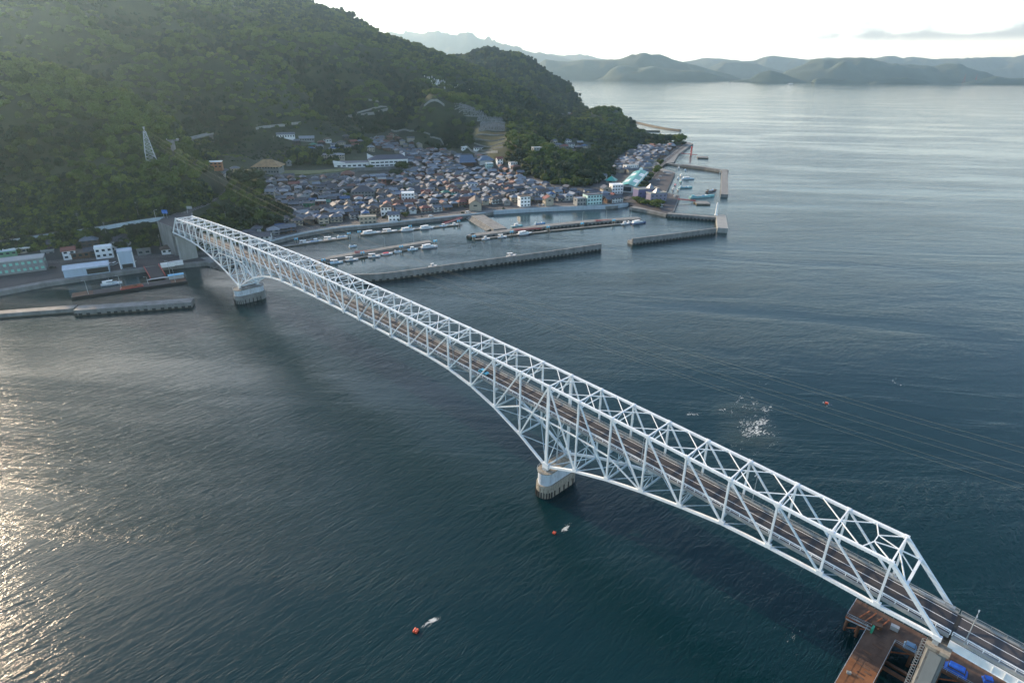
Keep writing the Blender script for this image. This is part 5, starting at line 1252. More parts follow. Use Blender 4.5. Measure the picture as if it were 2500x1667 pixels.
g1, g2 = G(370, 651, 3.2), G(386, 677, 1.9); lg = thing('link_span', 'wide vehicle ramp with red side girders down to the ferry pontoon', 'ramp', g1); n = (g2-g1).normalized().cross(V((0, 0, 1)))
m = MB(g1); m.bar(g1, g2, 8.6, .25); m.build('roadway', M['asphalt'], lg)
for s_ in (-1, 1): m = MB(g1); m.bar(g1+n*s_*4.6+V((0, 0, .7)), g2+n*s_*4.6+V((0, 0, .5)), .35, 1.5); m.build('girder', M['red'], lg)
m = MB(g1); f0, f1 = g2+rdir*-8, g2+rdir*7; out_ = (g2-g1).normalized()*3.2; m.sheet([V((q.x, q.y, 1.82)) for q in (g2-rdir*4.4, f0+out_, f1+out_, g2+rdir*4.4)]); m.build('flap', M['grey'], lg)
def box_thing(name, label, cat, px_, py_, z, d, rz, mt_, parts=()):
    p = G(px_, py_, z); o = thing(name, label, cat, p, rz); MB().box((0, 0, d[2]/2), d).build('body', M[mt_] if isinstance(mt_, str) else mt_, o)
    for nm, c_, dd, mm in parts: MB().box(c_, dd).build(nm, M[mm] if isinstance(mm, str) else mm, o)
    return o
rzf = dirz(A, B_)
box_thing('shelter', 'blue-topped waiting shelter at the right end of the ferry pontoon', 'shelter', 431, 679, 1.7, (9, 3.6, 2.5), rzf, 'grey', [('roof', (0, 0, 2.6), (9.6, 4.2, .2), 'blue')])
box_thing('folded_ramp', 'folded red boarding ramp lying on the ferry pontoon', 'ramp', 322, 702, 1.7, (13, 3.4, .5), rzf+.1, 'red', [('rail', (0, 1.6, .9), (12, .12, .5), 'rust2'), ('rail', (0, -1.6, .9), (12, .12, .5), 'rust2'), ('winch', (2, 0, .9), (2, 1.4, .9), 'rust')])
box_thing('site_container', 'white site container beside the tall bridge pier, left of the pair', 'container', 410, 651, 3.0, (8.4, 3, 2.8), rzf+.02, 'white', [('window', (-1, 1.52, 1.6), (1.6, .06, 1), 'glass'), ('door', (2.5, 1.52, 1.1), (1, .06, 2), 'grey')])
box_thing('site_container', 'white site container beside the tall bridge pier, right of the pair', 'container', 431, 647, 3.0, (8.8, 3, 2.8), rzf+.02, 'white', [('window', (1, 1.52, 1.6), (1.2, .06, 1), 'glass'), ('door', (-2.5, 1.52, 1.1), (1, .06, 2), 'grey')])
# ------------------------------------------------------------------ lamps and utility poles
def pole(px_, py_, label, h, z=None, arm=True, cat='utility pole', nm='utility_pole', lamp=False, gr=None):
    p = G(px_, py_, z) if z is not None else ground(px_, py_); o = thing(nm, label, cat, p, rr.random()*3, gr); m = MB(); m.tube((0, 0, -1), (0, 0, h), .16, 6, .1); m.build('pole', M['galv'] if lamp else M['conc'], o)
    if lamp: m = MB(); m.bar((0, 0, h), (1.3, 0, h+.3), .1, .1); m.box((1.5, 0, h+.3), (.8, .35, .18)); m.build('lamp_head', M['galv'], o)
    elif arm: m = MB(); m.box((0, 0, h-.8), (1.8, .14, .14)); m.box((0, 0, h-1.9), (1.4, .14, .14)); m.build('cross_arm', M['galv'], o)
    return o
for a in [(216, 718, 'lamp on the rusty left end of the ferry pontoon', 9, 1.7), (297, 707, 'lamp in the middle of the ferry pontoon', 9, 1.7), (428, 688, 'lamp on the right end of the ferry pontoon', 9, 1.7), (362, 694, 'short lamp beside the ramp foot on the ferry pontoon', 5, 1.7), (415, 668, 'lamp at the quay edge above the blue shelter', 9, 3)]: pole(a[0], a[1], a[2], a[3], a[4], lamp=True, nm='street_lamp', cat='street lamp', gr='lamps of the ferry landing')
for a in [(1214, 556, 'lamp at the foot of the causeway', 8, 2.7), (1248, 558, 'lamp on the central pier by the left piles', 8, 2.7), (1308, 554, 'lamp on the central pier by the red gangway', 9, 2.7), (1365, 548, 'lamp in the middle of the central pier', 9, 2.7), (1422, 541, 'lamp right of the middle of the central pier', 9, 2.7), (1480, 536, 'lamp beside the right-hand red gangway', 9, 2.7), (1540, 530, 'lamp near the right tip of the central pier', 8, 2.7), (940, 604, 'lamp on the inner pier by its gangway', 8, 2.7), (1010, 592, 'lamp near the tip of the inner pier', 8, 2.7), (1050, 585, 'lamp at the very tip of the inner pier', 8, 2.7)]: pole(a[0], a[1], a[2], a[3], a[4], lamp=True, nm='street_lamp', cat='street lamp', gr='lamps on the harbour piers')
for a in [(197, 558, 'tall leaning pole on the hill road above the red-roofed house', 12), (302, 483, 'lamp pole standing high in the forest left of the sign', 12), (339, 530, 'utility pole beside the hill road left of the bridge', 12), (259, 570, 'utility pole below the hill road above the white tower', 9), (395, 610, 'utility pole in front of the abutment', 12), (317, 618, 'utility pole right of the white tower building', 9), (843, 455, 'tall utility pole over mid town left of the inn', 14), (1298, 420, 'utility pole before the bright green knoll tree', 13), (1313, 502, 'tall utility pole between houses at the harbour road', 16), (1329, 440, 'utility pole at the foot of the wooded knoll', 12), (1367, 456, 'utility pole right of the knoll foot', 11), (1457, 466, 'utility pole behind the mint guest house', 12), (1254, 360, 'pair-armed pole among the knoll trees, left', 13), (1265, 362, 'pair-armed pole among the knoll trees, right', 12), (887, 332, 'utility pole above the school', 14), (670, 350, 'utility pole at the left of the slope houses', 10), (630, 322, 'pole beside the white road barrier on the slope', 10), (776, 378, 'utility pole right of the blue-roofed house', 11), (554, 545, 'thin pole on the wooded knoll right of the bridge end', 10), (1006, 452, 'utility pole beside the school trees', 12), (745, 470, 'utility pole in the left of town', 12), (1090, 440, 'utility pole over the middle houses', 12), (1360, 330, 'utility pole above the knoll houses', 10), (1495, 455, 'utility pole behind the teal roof', 12)]: pole(*a)
# ------------------------------------------------------------------ high-voltage pylon and its lines
PB = GT([(370, 397)])[0]; PB.z = zat(PB)-.5; py_ = thing('pylon', 'steel lattice power pylon on the wooded spur above the bridge end', 'pylon', PB, RZW+.2)
H_ = 31.0; topz = 83.5-PB.z; m = MB()
def leg(t, k): w_ = 4.4*(1-t)+.9*t; return V(((1 if k in (0, 1) else -1)*w_, (1 if k in (0, 3) else -1)*w_, topz*t*.92))
for k in range(4): m.bar(leg(0, k), leg(1, k), .34, .34)
m.build('leg', M['galv'], py_); m = MB(); N_ = 9
for i in range(N_):
    t0, t1 = i/N_, (i+1)/N_
    for k in range(4):
        a, b = k, (k+1) % 4; m.bar(leg(t0, a), leg(t1, b), .17, .17); m.bar(leg(t0, b), leg(t1, a), .17, .17); m.bar(leg(t1, a), leg(t1, b), .17, .17)
m.build('lattice', M['galv'], py_); arms = []
for f, w_ in ((.99, 4.0), (.86, 5.0), (.74, 4.2)):
    z = topz*f; m = MB(); m.bar((0, -w_, z), (0, w_, z), .3, .3)
    for s_ in (-1, 1): m.bar((0, s_*w_, z), (.9, 0, z+1.6), .16, .16); m.bar((0, s_*w_, z), (-.9, 0, z+1.6), .16, .16); arms.append(V((0, s_*w_, z)))
    m.build('cross_arm', M['galv'], py_)
m = MB(); m.bar((0, 0, topz*.9), (0, 0, topz*1.05), .5, .5)
m.build('peak', M['galv'], py_)
M['cable'] = mat('aluminium_cable', (.20, .20, .15), .7, var=0)
E1 = V((-235, -70, 62)); Rz = Matrix.Rotation(RZW+.2, 4, 'Z')
ln = thing('power_line', 'power lines sagging from the pylon across the strait', 'power line', PB)
for i, a in enumerate(arms):
    A = PB+(Rz@a); off = Rz@V((0, a.y*1.3, 0)); B_ = E1+off+V((0, 0, (a.z-topz*.86)*1.6)); m = MB(PB); pts = []
    for k in range(49):
        t = k/48; q = A.lerp(B_, t); q.z -= 4*33*t*(1-t); pts.append(q)
    for q0, q1 in zip(pts, pts[1:]): m.tube(q0, q1, .025, 4, caps=False)
    m.build('cable', M['cable'], ln)
# signs at the far end of the bridge
p = G(405, 533, 24.5); sg1 = thing('road_sign', 'blue direction sign board at the hill road junction', 'road sign', p, math.atan2(-FH.x, FH.y)+math.pi)
m = MB(); m.tube((-1.2, 0, 0), (-1.2, 0, 5.2), .1, 6); m.tube((1.2, 0, 0), (1.2, 0, 5.2), .1, 6); m.build('post', M['galv'], sg1); MB().box((0, -.1, 5), (4.4, .12, 2.8)).build('board', mat('sign_blue', (.02, .16, .55), .4, var=.05), sg1)
p = G(463, 521, 25); sg2 = thing('road_sign', 'pale grey sign board on the road behind the bridge end', 'road sign', p, math.atan2(-FH.x, FH.y)+math.pi)
m = MB(); m.tube((1.4, 0, 0), (1.4, 0, 5.5), .12, 6); m.build('post', M['galv'], sg2); MB().box((-.6, -.1, 4.6), (4.2, .12, 2.2)).build('board', M['grey'], sg2)
p = G(382, 541, 24.4); o = thing('street_lamp', 'curved road lamp at the corner of the abutment', 'street lamp', p, 0); m = MB(); m.tube((0, 0, 0), (0, 0, 8.5), .13, 6); m.build('pole', M['galv'], o); m = MB(); m.bar((0, 0, 8.5), (-1.2, -1.2, 9), .12, .12); m.box((-1.4, -1.4, 9), (.7, .7, .15)); m.build('lamp_head', M['galv'], o)
# ------------------------------------------------------------------ boats
def hull_mb(L, B_, H, z0=-.5):
    m = MB(); n = 9; vs = []
    for i in range(n):
        t = i/(n-1); x = -L/2+L*t; w_ = B_/2*(1 if t < .5 else max(.03, 1-((t-.5)/.5)**2.2)); w_ *= (.82+.18*min(1, t*4)); sh = H*(1+.55*max(0, t-.45)**1.5)
        vs += [(x, -w_, sh), (x, -w_*.72, z0), (x, w_*.72, z0), (x, w_, sh)]
    fs = []
    for i in range(n-1):
        o = 4*i
        for j in range(3): fs.append((o+j, o+4+j, o+5+j, o+1+j))
        fs.append((o+3, o+7, o+4, o))
    fs += [(3, 2, 1, 0), (4*n-4, 4*n-3, 4*n-2, 4*n-1)]
    return m.add(vs, fs)
HM = {'white': M['white'], 'blue': mat('hull_blue', (.05, .25, .5), .4, var=.1), 'teal': mat('hull_teal', (.16, .42, .46), .45, var=.1), 'pale': mat('hull_pale_blue', (.42, .56, .62), .45, var=.1), 'dark': mat('hull_dark_blue', (.02, .06, .18), .4, var=.1), 'brown': M['wood'], 'pink': mat('pink_cover', (.6, .10, .14), .6, var=.1)}
def boat(label, px_, py_, lpx, rz, hull='white', cab='white', style='cab', z=0.0, gr='small boats moored in the harbour'):
    p = G(px_, py_, 0); d = (p-V((CX, CY, CZ))).dot(_f); L = max(5, lpx*d/FPX*1.12); B_ = min(4.5, L*.27+.4); H = .75+L*.035
    o = thing('boat', label, 'boat', p, rz, gr)
    hu = hull_mb(L, B_, H).build('hull', HM[hull], o)
    m = MB(); m.wall([V((-L/2, 0, 0)), V((L*.2, 0, 0))], -B_/2*.9, B_/2*.9, H*.98, H+.06); m.build('deck', M['grey'] if hull != 'pale' else HM['blue'], o)
    m = MB(); m.bar((-L/2, 0, .25), (L*.3, 0, .25), B_*.99, .12); m.build('stripe', HM['dark'] if hull == 'white' else M['white'], hu)
    if style in ('cab', 'big', 'canopy'):
        cl_, cw, ch = L*.26, B_*.62, 1.5+L*.02; cx = -L*.08
        c1_ = MB().box((cx, 0, H+ch/2), (cl_, cw, ch)).build('cabin', HM[cab], o); MB().box((cx, 0, H+ch*.68), (cl_+.06, cw+.06, ch*.26)).build('window', M['glass'], c1_); MB().box((cx+.1, 0, H+ch+.06), (cl_+.5, cw+.3, .12)).build('cabin_roof', HM['white'], c1_)
        m = MB(); m.tube((cx, 0, H+ch), (cx, 0, H+ch+2.4), .06, 5); m.bar((cx, -.6, H+ch+1.6), (cx, .6, H+ch+1.6), .06, .06); m.build('mast', M['galv'], o)
        m = MB(); m.tube((L*.34, 0, H), (L*.34, 0, H+1.4), .05, 5); m.bar((L*.2, B_*.3, H+.6), (L*.46, 0, H+.9), .05, .05); m.bar((L*.2, -B_*.3, H+.6), (L*.46, 0, H+.9), .05, .05); m.build('bow_rail', M['galv'], o)
    if style == 'canopy' or (style == 'cab' and int(lpx) % 2): 
        m = MB(); m.box((-L*.34, 0, H+1.9), (L*.24, B_*.75, .1)); 
        for sx_ in (-1, 1):
            for sy in (-1, 1): m.bar((-L*.34+sx_*L*.1, sy*B_*.34, H), (-L*.34+sx_*L*.1, sy*B_*.34, H+1.9), .05, .05)
        m.build('canopy', HM['white'], o)
    if style == 'big':
        MB().box((-L*.3, 0, H+.9), (L*.22, B_*.6, 1.7)).build('aft_cabin', HM[cab], o); m = MB(); m.box((L*.16, 0, H+.35), (L*.2, B_*.5, .5)); m.build('hatch', HM['pale'], o)
    if style == 'cover': MB().box((-L*.1, 0, H+.35), (L*.45, B_*.8, .5)).build('cover', HM['pink'], o)
    if style == 'gear':
        for k in range(4): MB().box((-L*.3+k*L*.16, (k % 2-.5)*B_*.3, H+.3), (L*.09, B_*.3, .5)).build('fish_box', [HM['pale'], M['grey'], HM['blue'], HM['white']][k], o)
        MB().box((-L*.38, 0, H+.7), (L*.1, B_*.4, 1.3)).build('cabin', HM[cab], o)
    return o
RZP = RZW+.03
for a in [('white motorboat with roofed wheelhouse, nearest the bridge', 746, 595, 25, 0, 'white', 'white', 'canopy'), ('pale open motorboat second from the bridge', 773, 591, 26, 0, 'pale', 'white', 'cab'), ('white boat with tall canopy before the blue boat', 806, 586, 26, 0, 'white', 'white', 'canopy'), ('light blue open boat tied at the piles', 838, 580.5, 26, 0, 'pale', 'white', 'gear'), ('largest white cabin cruiser under the harbour road', 906, 571.5, 42, 0, 'white', 'white', 'big'), ('white fishing boat right of the largest cruiser', 952, 567, 33, 0, 'white', 'white', 'cab'), ('white fishing boat before the piles under the harbour road', 996, 563.5, 33, 0, 'white', 'white', 'big'), ('long white fishing boat right of the middle piles', 1043, 558.5, 35, 0, 'white', 'white', 'big'), ('small pale boat beside the foot of the red gangway', 1084, 554, 20, 0, 'pale', 'white', 'cab'), ('small white boat last before the causeway', 1110, 551, 18, 0, 'white', 'white', 'cab'),
          ('pale boat with canopy on the inner pier, next to the bridge', 822, 643, 28, 0, 'pale', 'white', 'canopy'), ('white boat second from the bridge on the inner pier', 859, 636, 28, 0, 'white', 'white', 'canopy'), ('white boat below the red gangway of the inner pier', 914, 628, 27, 0, 'white', 'pale', 'cab'), ('white boat with a pink cover on the inner pier', 945, 621.5, 25, 0, 'white', 'white', 'cover'), ('smallest boat on the inner pier, left of the middle piles', 972, 616.5, 17, 0, 'pale', 'white', 'gear'), ('pale boat right of the middle piles of the inner pier', 1008, 611, 24, 0, 'pale', 'white', 'cab'), ('long white cruiser at the tip of the inner pier', 1048, 605, 38, 0, 'white', 'white', 'big'),
          ('small white boat at the left tip of the central pier', 1186, 585, 20, 0, 'white', 'white', 'cab'), ('white boat left of the piles on the central pier', 1226, 580, 22, 0, 'white', 'white', 'canopy'), ('small white dinghy right of the white ferry', 1326, 567, 8, 0, 'white', 'white', 'open'), ('pale green cabin boat behind the central pier', 1262, 553.5, 28, 0, 'teal', 'white', 'cab'), ('dark blue open boat behind the central pier', 1318, 547.5, 26, 0, 'blue', 'pale', 'gear'), ('white boat left of the blue fishing boat', 1526, 548, 24, 0, 'white', 'white', 'cab'), ('blue-covered boat between white boat and blue fishing boat', 1541, 544.5, 20, 0, 'blue', 'white', 'gear'),
          ('white boat half hidden behind the long breakwater, left', 1057, 652, 20, .1, 'white', 'white', 'cab'), ('white boat half hidden behind the long breakwater, right', 1249, 626, 24, .1, 'white', 'white', 'canopy'),
          ('boat nearest the stubby jetty in the boat basin', 1657, 411, 12, 1.0, 'white', 'white', 'cab'), ('grey boat beside the stubby jetty', 1673, 416, 12, .9, 'pale', 'white', 'gear'), ('boat at the top of the packed basin row', 1662, 430, 12, 1.2, 'white', 'white', 'cab'), ('long pale fishing boat moored across the upper basin', 1680, 438, 28, -.35, 'pale', 'white', 'big'), ('green-roofed boat in the packed basin row', 1661, 444, 12, 1.2, 'teal', 'white', 'canopy'), ('teal work boat moored across the middle basin', 1674, 459, 30, -.3, 'teal', 'pale', 'gear'), ('stubby white boat at the lower end of the basin row', 1655, 464, 11, 1.2, 'white', 'teal', 'canopy'), ('white boat against the quay in the lower basin row', 1643, 464, 11, 1.2, 'white', 'white', 'cab'), ('white boat with red deck in the middle of the basin row', 1648, 453, 11, 1.2, 'white', 'white', 'cover'), ('small pale boat in the packed basin row above the teal boat', 1655, 437, 10, 1.2, 'pale', 'white', 'cab'), ('white boat tied inside the basin breakwater corner', 1758, 423, 9, .6, 'white', 'white', 'cab'), ('very long teal barge in the open basin', 1714, 482, 64, -.10, 'teal', 'teal', 'gear'), ('brown raft-like barge near the basin breakwater', 1737, 467.5, 38, .28, 'brown', 'brown', 'gear')]:
    boat(a[0], a[1], a[2], a[3], RZP+a[4], *a[5:])
b_ = boat('white passenger boat with two deck cabins at the central pier', 1281, 572.5, 35, RZP, 'white', 'white', 'big')
b_ = boat('dark blue fishing boat with masts at the end of the central pier', 1559, 546, 38, RZP, 'dark', 'white', 'big', gr=None)
b_ = boat('small boat under way in the inner harbour trailing a wake', 862, 603, 18, RZP+.2, 'pale', 'white', 'gear', gr=None)
b_ = boat('white ferry boat moored behind the ferry pontoon', 273, 695, 40, rzf, 'white', 'white', 'big', gr=None)
# ------------------------------------------------------------------ cars
def car(label, p, rz, col, kind='car', gr=None, l=4.2):
    o = thing('parked_car' if gr else 'car', label, 'car' if kind == 'car' else kind, p, rz, gr); w_ = 1.68
    body = MB(); prof = [(-l/2, .35), (-l/2, .85), (-l/2+.15, .95), (l/2-.15, .85), (l/2, .7), (l/2, .35)] if kind == 'car' else [(-l/2, .35), (-l/2, 1.1), (l/2-.9, 1.1), (l/2, .95), (l/2, .35)]
    n = len(prof); body.add([(x, -w_/2, z) for x, z in prof]+[(x, w_/2, z) for x, z in prof], [tuple(range(n))[::-1] if False else tuple(range(n)), tuple(range(n, 2*n))[::-1]]+[(i, n+i, n+(i+1) % n, (i+1) % n) for i in range(n)]); body.build('body', col, o)
    cab = [(-l*.40, .9), (-l*.30, 1.42), (l*.08, 1.45), (l*.26, .9)] if kind == 'car' else [(-l*.46, 1.05), (-l*.44, 1.85), (l*.22, 1.85), (l*.36, 1.05)]
    wi = w_/2-.10; m = MB(); m.add([(x, -wi, z) for x, z in cab]+[(x, wi, z) for x, z in cab], [(0, 1, 2, 3), (7, 6, 5, 4), (0, 4, 5, 1), (1, 5, 6, 2), (2, 6, 7, 3)]); m.build('windows', M['glass'], o)
    MB().box(((cab[1][0]+cab[2][0])/2, 0, cab[1][1]+.03), (cab[2][0]-cab[1][0]+.1, 2*wi+.04, .09)).build('roof', col, o)
    for x in (-l*.31, l*.31):
        for y in (-w_/2+.08, w_/2-.08): MB().tube((x, y-.11, .32), (x, y+.11, .32), .32, 10).build('wheel', M['black'], o)
    for y in (-.55, .55): MB().box((l/2, y, .65), (.06, .3, .16)).build('headlight', M['white'], o)
    return o
CP = {k: mat('car_'+k, c_, .25, var=0, spec=.6) for k, c_ in (('white', (.72, .74, .75)), ('skyblue', (.12, .48, .62)), ('black', (.02, .02, .025)), ('silver', (.42, .44, .46)), ('grey', (.12, .13, .14)))}
car('light blue car driving along the bridge deck', V((147.2, -4.2, DZ(147)+.03)), math.pi*0+math.atan2(DZ(148)-DZ(147), 1)*0+math.pi, CP['skyblue'])
car('white car on the far half of the bridge', V((324, -7.1, DZ(324)+.03)), 0, CP['white']); car('dark car entering the bridge at the far end', V((436, -4.2, DZ(436)+.03)), math.pi, CP['black'])
def gcar(px_, py_, z): return G(px_, py_, z)
tdir = math.atan2(FH.y, FH.x)
for lb, px_, py_, rz, c_, kd, ln_ in [('white van parked first left of the tall white building', 256, 650, tdir, 'white', 'van', 4.8), ('white van parked in the middle of three by the tall white building', 268, 648.5, tdir, 'white', 'van', 4.8), ('white van parked nearest the tall white building', 281, 646, tdir, 'white', 'van', 5.6), ('white car parked right of the tall white building', 327, 641, tdir+.1, 'white', 'car', 4), ('black car on the empty asphalt of the landing', 130, 655, rzf, 'black', 'car', 4.4),
     ('white van driving on the harbour road by the causeway', 1142, 520, RZW, 'white', 'van', 4.8), ('white van on the harbour road above the moored boats', 1052, 529, RZW, 'white', 'van', 4.4), ('silver car on the harbour road beside the green garage', 667, 583, RZW, 'silver', 'car', 4.2), ('black car on the harbour road below the mint guest house', 1429, 500, RZW, 'black', 'car', 4.2),
     ('white car parked on the quay above the long red gangway', 1647, 480, tdir, 'white', 'car', 4.2), ('white car beside the market hall', 1551, 441, tdir-.5, 'white', 'car', 4.2), ('silver car beside the market hall', 1555, 435, tdir-.5, 'silver', 'car', 4.2), ('white car on the bend road left of the museum', 1563, 474, tdir-.4, 'white', 'van', 4.4), ('white car parked on the grass lot, upper', 1622, 421, .6, 'white', 'car', 4.2), ('white car parked on the grass lot, middle', 1611, 432, .6, 'white', 'car', 4.2), ('white car parked on the grass lot, lower', 1606, 440, .3, 'white', 'car', 4.2), ('silver car parked by the white shop houses', 1315, 502, RZW+1.5, 'silver', 'car', 4), ('white car parked by the white shop houses', 1325, 501, RZW+1.5, 'white', 'car', 4)]:
    car(lb, gcar(px_, py_, 3.06), rz, CP[c_], kd, l=ln_)
for k in range(7): car(['first', 'second', 'third', 'fourth', 'fifth', 'sixth', 'seventh'][k]+' car from the front in the row beside the museum', G(1613+k*2.2, 507-k*5.2, 3.06), RZW+.1, CP['white' if k % 3 else 'silver'], 'car' if k % 2 else 'van', 'cars in the row beside the museum')
# ------------------------------------------------------------------ buildings of the landing and the shelf above it
rzl = rzf
def bld(nm, lb, px_, py_, w_, d_, h_, kd, wm, rm, rh=2.0, rot=0.0, st=2, z=3.0, cat='house', dd=.5, lean=False, winm=None, g_=False):
    p = ground(px_, py_) if g_ else G(px_, py_, z); return make_house(nm, lb, w_, d_, h_, rh, kd, wm, rm, .7 if kd != 'flat' else .15, cat, 3, True, st, lean, p+FH*d_*dd, rzl+rot, winm)
mint_win = mat('mint_window', (.20, .50, .42), .4, var=.1)
bld('grey_office', 'large grey block with rows of mint green windows at the left edge', 35, 668, 30, 12, 8.5, 'flat', WALL[2], M['grey'], st=2, cat='office', winm=mint_win)
wh = make_house('warehouse', 'low white metal warehouse with an open dark bay', 26, 13, 5.2, 1.4, 'gable', bluwhite, bluwhite, .3, 'warehouse', 3, False, loc=G(200, 672, 3)+FH*6.5, rz=rzl)
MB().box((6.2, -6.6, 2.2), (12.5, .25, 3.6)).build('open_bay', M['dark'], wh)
tw = make_house('net_tower', 'tall white blue building with steep front and garage mouth below', 9, 10, 11.5, 0, 'flat', bluwhite, bluwhite, .15, 'building', 3, False, loc=G(303, 655, 3)+FH*5, rz=rzl)
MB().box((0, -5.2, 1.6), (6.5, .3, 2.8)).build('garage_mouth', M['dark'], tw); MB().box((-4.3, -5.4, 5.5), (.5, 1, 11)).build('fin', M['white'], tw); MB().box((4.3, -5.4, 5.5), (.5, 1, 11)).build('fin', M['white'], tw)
bld('house', 'dark hip-roofed house directly behind the tall white blue building', 292, 612, 17, 10, 8, 'hip', WALL[3], TILE[1], 3.2, rot=.05, z=4)
bld('house', 'white framed house with a wide dark opening left of the tower', 249, 630, 11, 8, 7.5, 'flat', M['white'], M['white'], z=3.5)
bld('house', 'white narrow house with brick-red roof on the shelf', 165, 633, 8, 7, 6.5, 'gable', M['white'], TILE[7], 1.8, z=3.5)
bld('house', 'ochre wooden house right of the brick-red roof', 191, 630, 11, 7, 4, 'gable', WALL[4], TILE[4], 1.6, z=3.5, st=1)
bld('house', 'dark house with blue tarpaulin porch', 222, 626, 10, 7, 4.5, 'gable', WALL[1], TILE[1], 1.7, z=3.5)
bld('house', 'cream house with a deep dark balcony behind the grey block', 41, 630, 17, 8, 6.5, 'flat', WALL[0], M['white'], z=4)
bld('house', 'grey-pink house with flat roof right of the balcony house', 80, 625, 12, 8, 6, 'flat', WALL[0], M['conclight'], z=4)
bld('house', 'small grey garage house with a red shed', 112, 626, 8, 7, 4, 'flat', WALL[2], M['grey'], z=4, st=1)
bld('house', 'green-fronted house at the far left edge', 8, 635, 14, 8, 6, 'flat', mat('green_wall', (.10, .26, .15), .7, var=.1), HM['pale'], z=4)
bld('hut', 'small concrete hut beside the shore road', 349, 621, 9, 4, 3.2, 'flat', WALL[2], M['conc'], z=3.2, st=1, cat='hut')
bld('garage', 'white double garage with grey hipped roof below the abutment', 409, 619, 11, 7, 3.8, 'hip', M['white'], TILE[4], 2, z=3.2, st=1, cat='garage')
bld('house', 'dark-roofed house behind the ochre wooden house', 218, 600, 11, 8, 5, 'hip', WALL[1], TILE[0], 2.2, z=9, dd=.2)
bld('house', 'small dark tiled house between landing and hill road', 137, 606, 10, 7, 4.5, 'gable', WALL[1], TILE[1], 1.8, z=8, dd=.2)
for lb, px_, py_, w_, k_, ti, wi in [('long dark-roofed waterside house behind the bridge, leftmost', 596, 585, 14, 'gable', 1, 1), ('grey hip-roofed waterside house right of the green garage', 662, 577, 9, 'hip', 2, 2), ('timber waterside house with grey roof, third right of the garage', 681, 573, 10, 'gable', 0, 1), ('timber waterside house with grey roof, fourth right of the garage', 700, 570, 11, 'gable', 0, 4)]:
    p = G(px_, py_, 3); make_house('house', lb, w_, 8, 5, 1.8, k_, WALL[wi], TILE[ti], .7, 'house', 3, True, 2, True, p+FH*6, RZW)
rr = random.Random(44)
hs = [(1008, 400), (880, 352), (868, 362), (850, 366), (560, 432), (585, 436), (605, 428), (620, 436), (575, 420), (550, 422), (1345, 362), (1362, 358), (1378, 364), (1394, 359), (1410, 366), (1426, 360), (1372, 372), (1400, 374), (1352, 352), (1385, 350), (1415, 352), (1375, 283), (1386, 286), (1397, 284), (1390, 280), (1482, 432), (1470, 438), (785, 352), (800, 348), (833, 352), (845, 340), (862, 350), (725, 352), (765, 358), (780, 365), (815, 358)]
for i, (px_, py_) in enumerate(hs):
    ti, wi = rr.choices(range(8), [30, 30, 14, 8, 8, 3, 1, 5])[0], rr.randrange(5); p = ground(px_, py_); w_, d_ = rr.uniform(8, 11), rr.uniform(6, 7.5)
    area = 'on the valley road behind the left hump' if px_ < 650 else 'on the slope above the playing field' if px_ < 900 else 'in the cluster on the wooded knoll' if 1340 < px_ < 1430 and py_ > 340 else 'in the next bay behind the headland' if py_ < 300 else 'at the foot of the knoll' if px_ > 1460 else 'beside the school'
    n_ = ordn(1+sum(1 for q in hs if q[0] < px_ and (('a' if q[0] < 650 else 'b' if q[0] < 900 else 'c' if 1340 < q[0] < 1430 and q[1] > 340 else 'd' if q[1] < 300 else 'e') == ('a' if px_ < 650 else 'b' if px_ < 900 else 'c' if 1340 < px_ < 1430 and py_ > 340 else 'd' if py_ < 300 else 'e'))))
    make_house('hillside_house', '%s %s house, %s from left %s' % (TN[ti], WN[wi], n_, area), w_, d_, rr.choice([3.2, 5]), 1.7, rr.choice(['gable', 'hip']), WALL[wi], TILE[ti], .6, 'house', 3, True, 2 if i % 2 else 1, False, (p.x, p.y, zat(p)), RZW+rr.uniform(-.5, .5))
# ------------------------------------------------------------------ burial terraces and slope walls
tr = MB(); st_ = MB(); rr = random.Random(9)
TS = [((1110, 268), (1150, 268), 0), ((1120, 276), (1168, 276), 0), ((1130, 285), (1185, 285), 0), ((1165, 297), (1230, 296), 0), ((1172, 306), (1234, 305), 0), ((1172, 314), (1236, 313), 0), ((1168, 322), (1236, 321), 0), ((1164, 331), (1234, 330), 1), ((1160, 341), (1232, 340), 1), ((1158, 351), (1230, 350), 1), ((1158, 361), (1228, 360), 1)]
for (a, b, bare) in TS:
    A, B_ = GT([a, b]); d = (B_-A); n_ = max(4, int(d.length/2.6)); zz = [zat(A.lerp(B_, k/6)) for k in range(7)]
    Lw = [A.lerp(B_, k/6) for k in range(7)]; tr.wall(Lw, -.4, .4, [z-3 for z in zz], [z+1.6 for z in zz])
    if not bare:
        for r_ in range(5):
            for k in range(int(n_*1.3)):
                q = A.lerp(B_, min(1, (k+rr.random()*.7)/n_/1.3))+FH*(2+r_*2.6+rr.random()); z = zat(q)
                st_.box((q.x, q.y, z+.9), (.55, .55, rr.uniform(1.6, 3.6)), rr.random()); st_.box((q.x, q.y, z+.1), (1.3, 1.3, .5), 0)
graw = mat('bare_slope', (.12, .11, .085), .95, var=.35, scale=.15, bump=.1)
tag(tr.build('terrace_wall', M['conc']), 'stepped concrete terrace walls of the hillside cemetery', 'terrace walls', kind='stuff')
tag(st_.build('gravestones', mat('granite', (.22, .23, .24), .7, var=.25)), 'closely packed grey gravestones on the burial terraces', kind='stuff')
st2 = MB()
for k in range(150):
    t = rr.random(); q = GT([(1045+t*100+rr.uniform(-4, 4), 196+t*32+rr.uniform(-8, 8))])[0] if False else None
A, B_ = GT([(1050, 198), (1145, 226)])
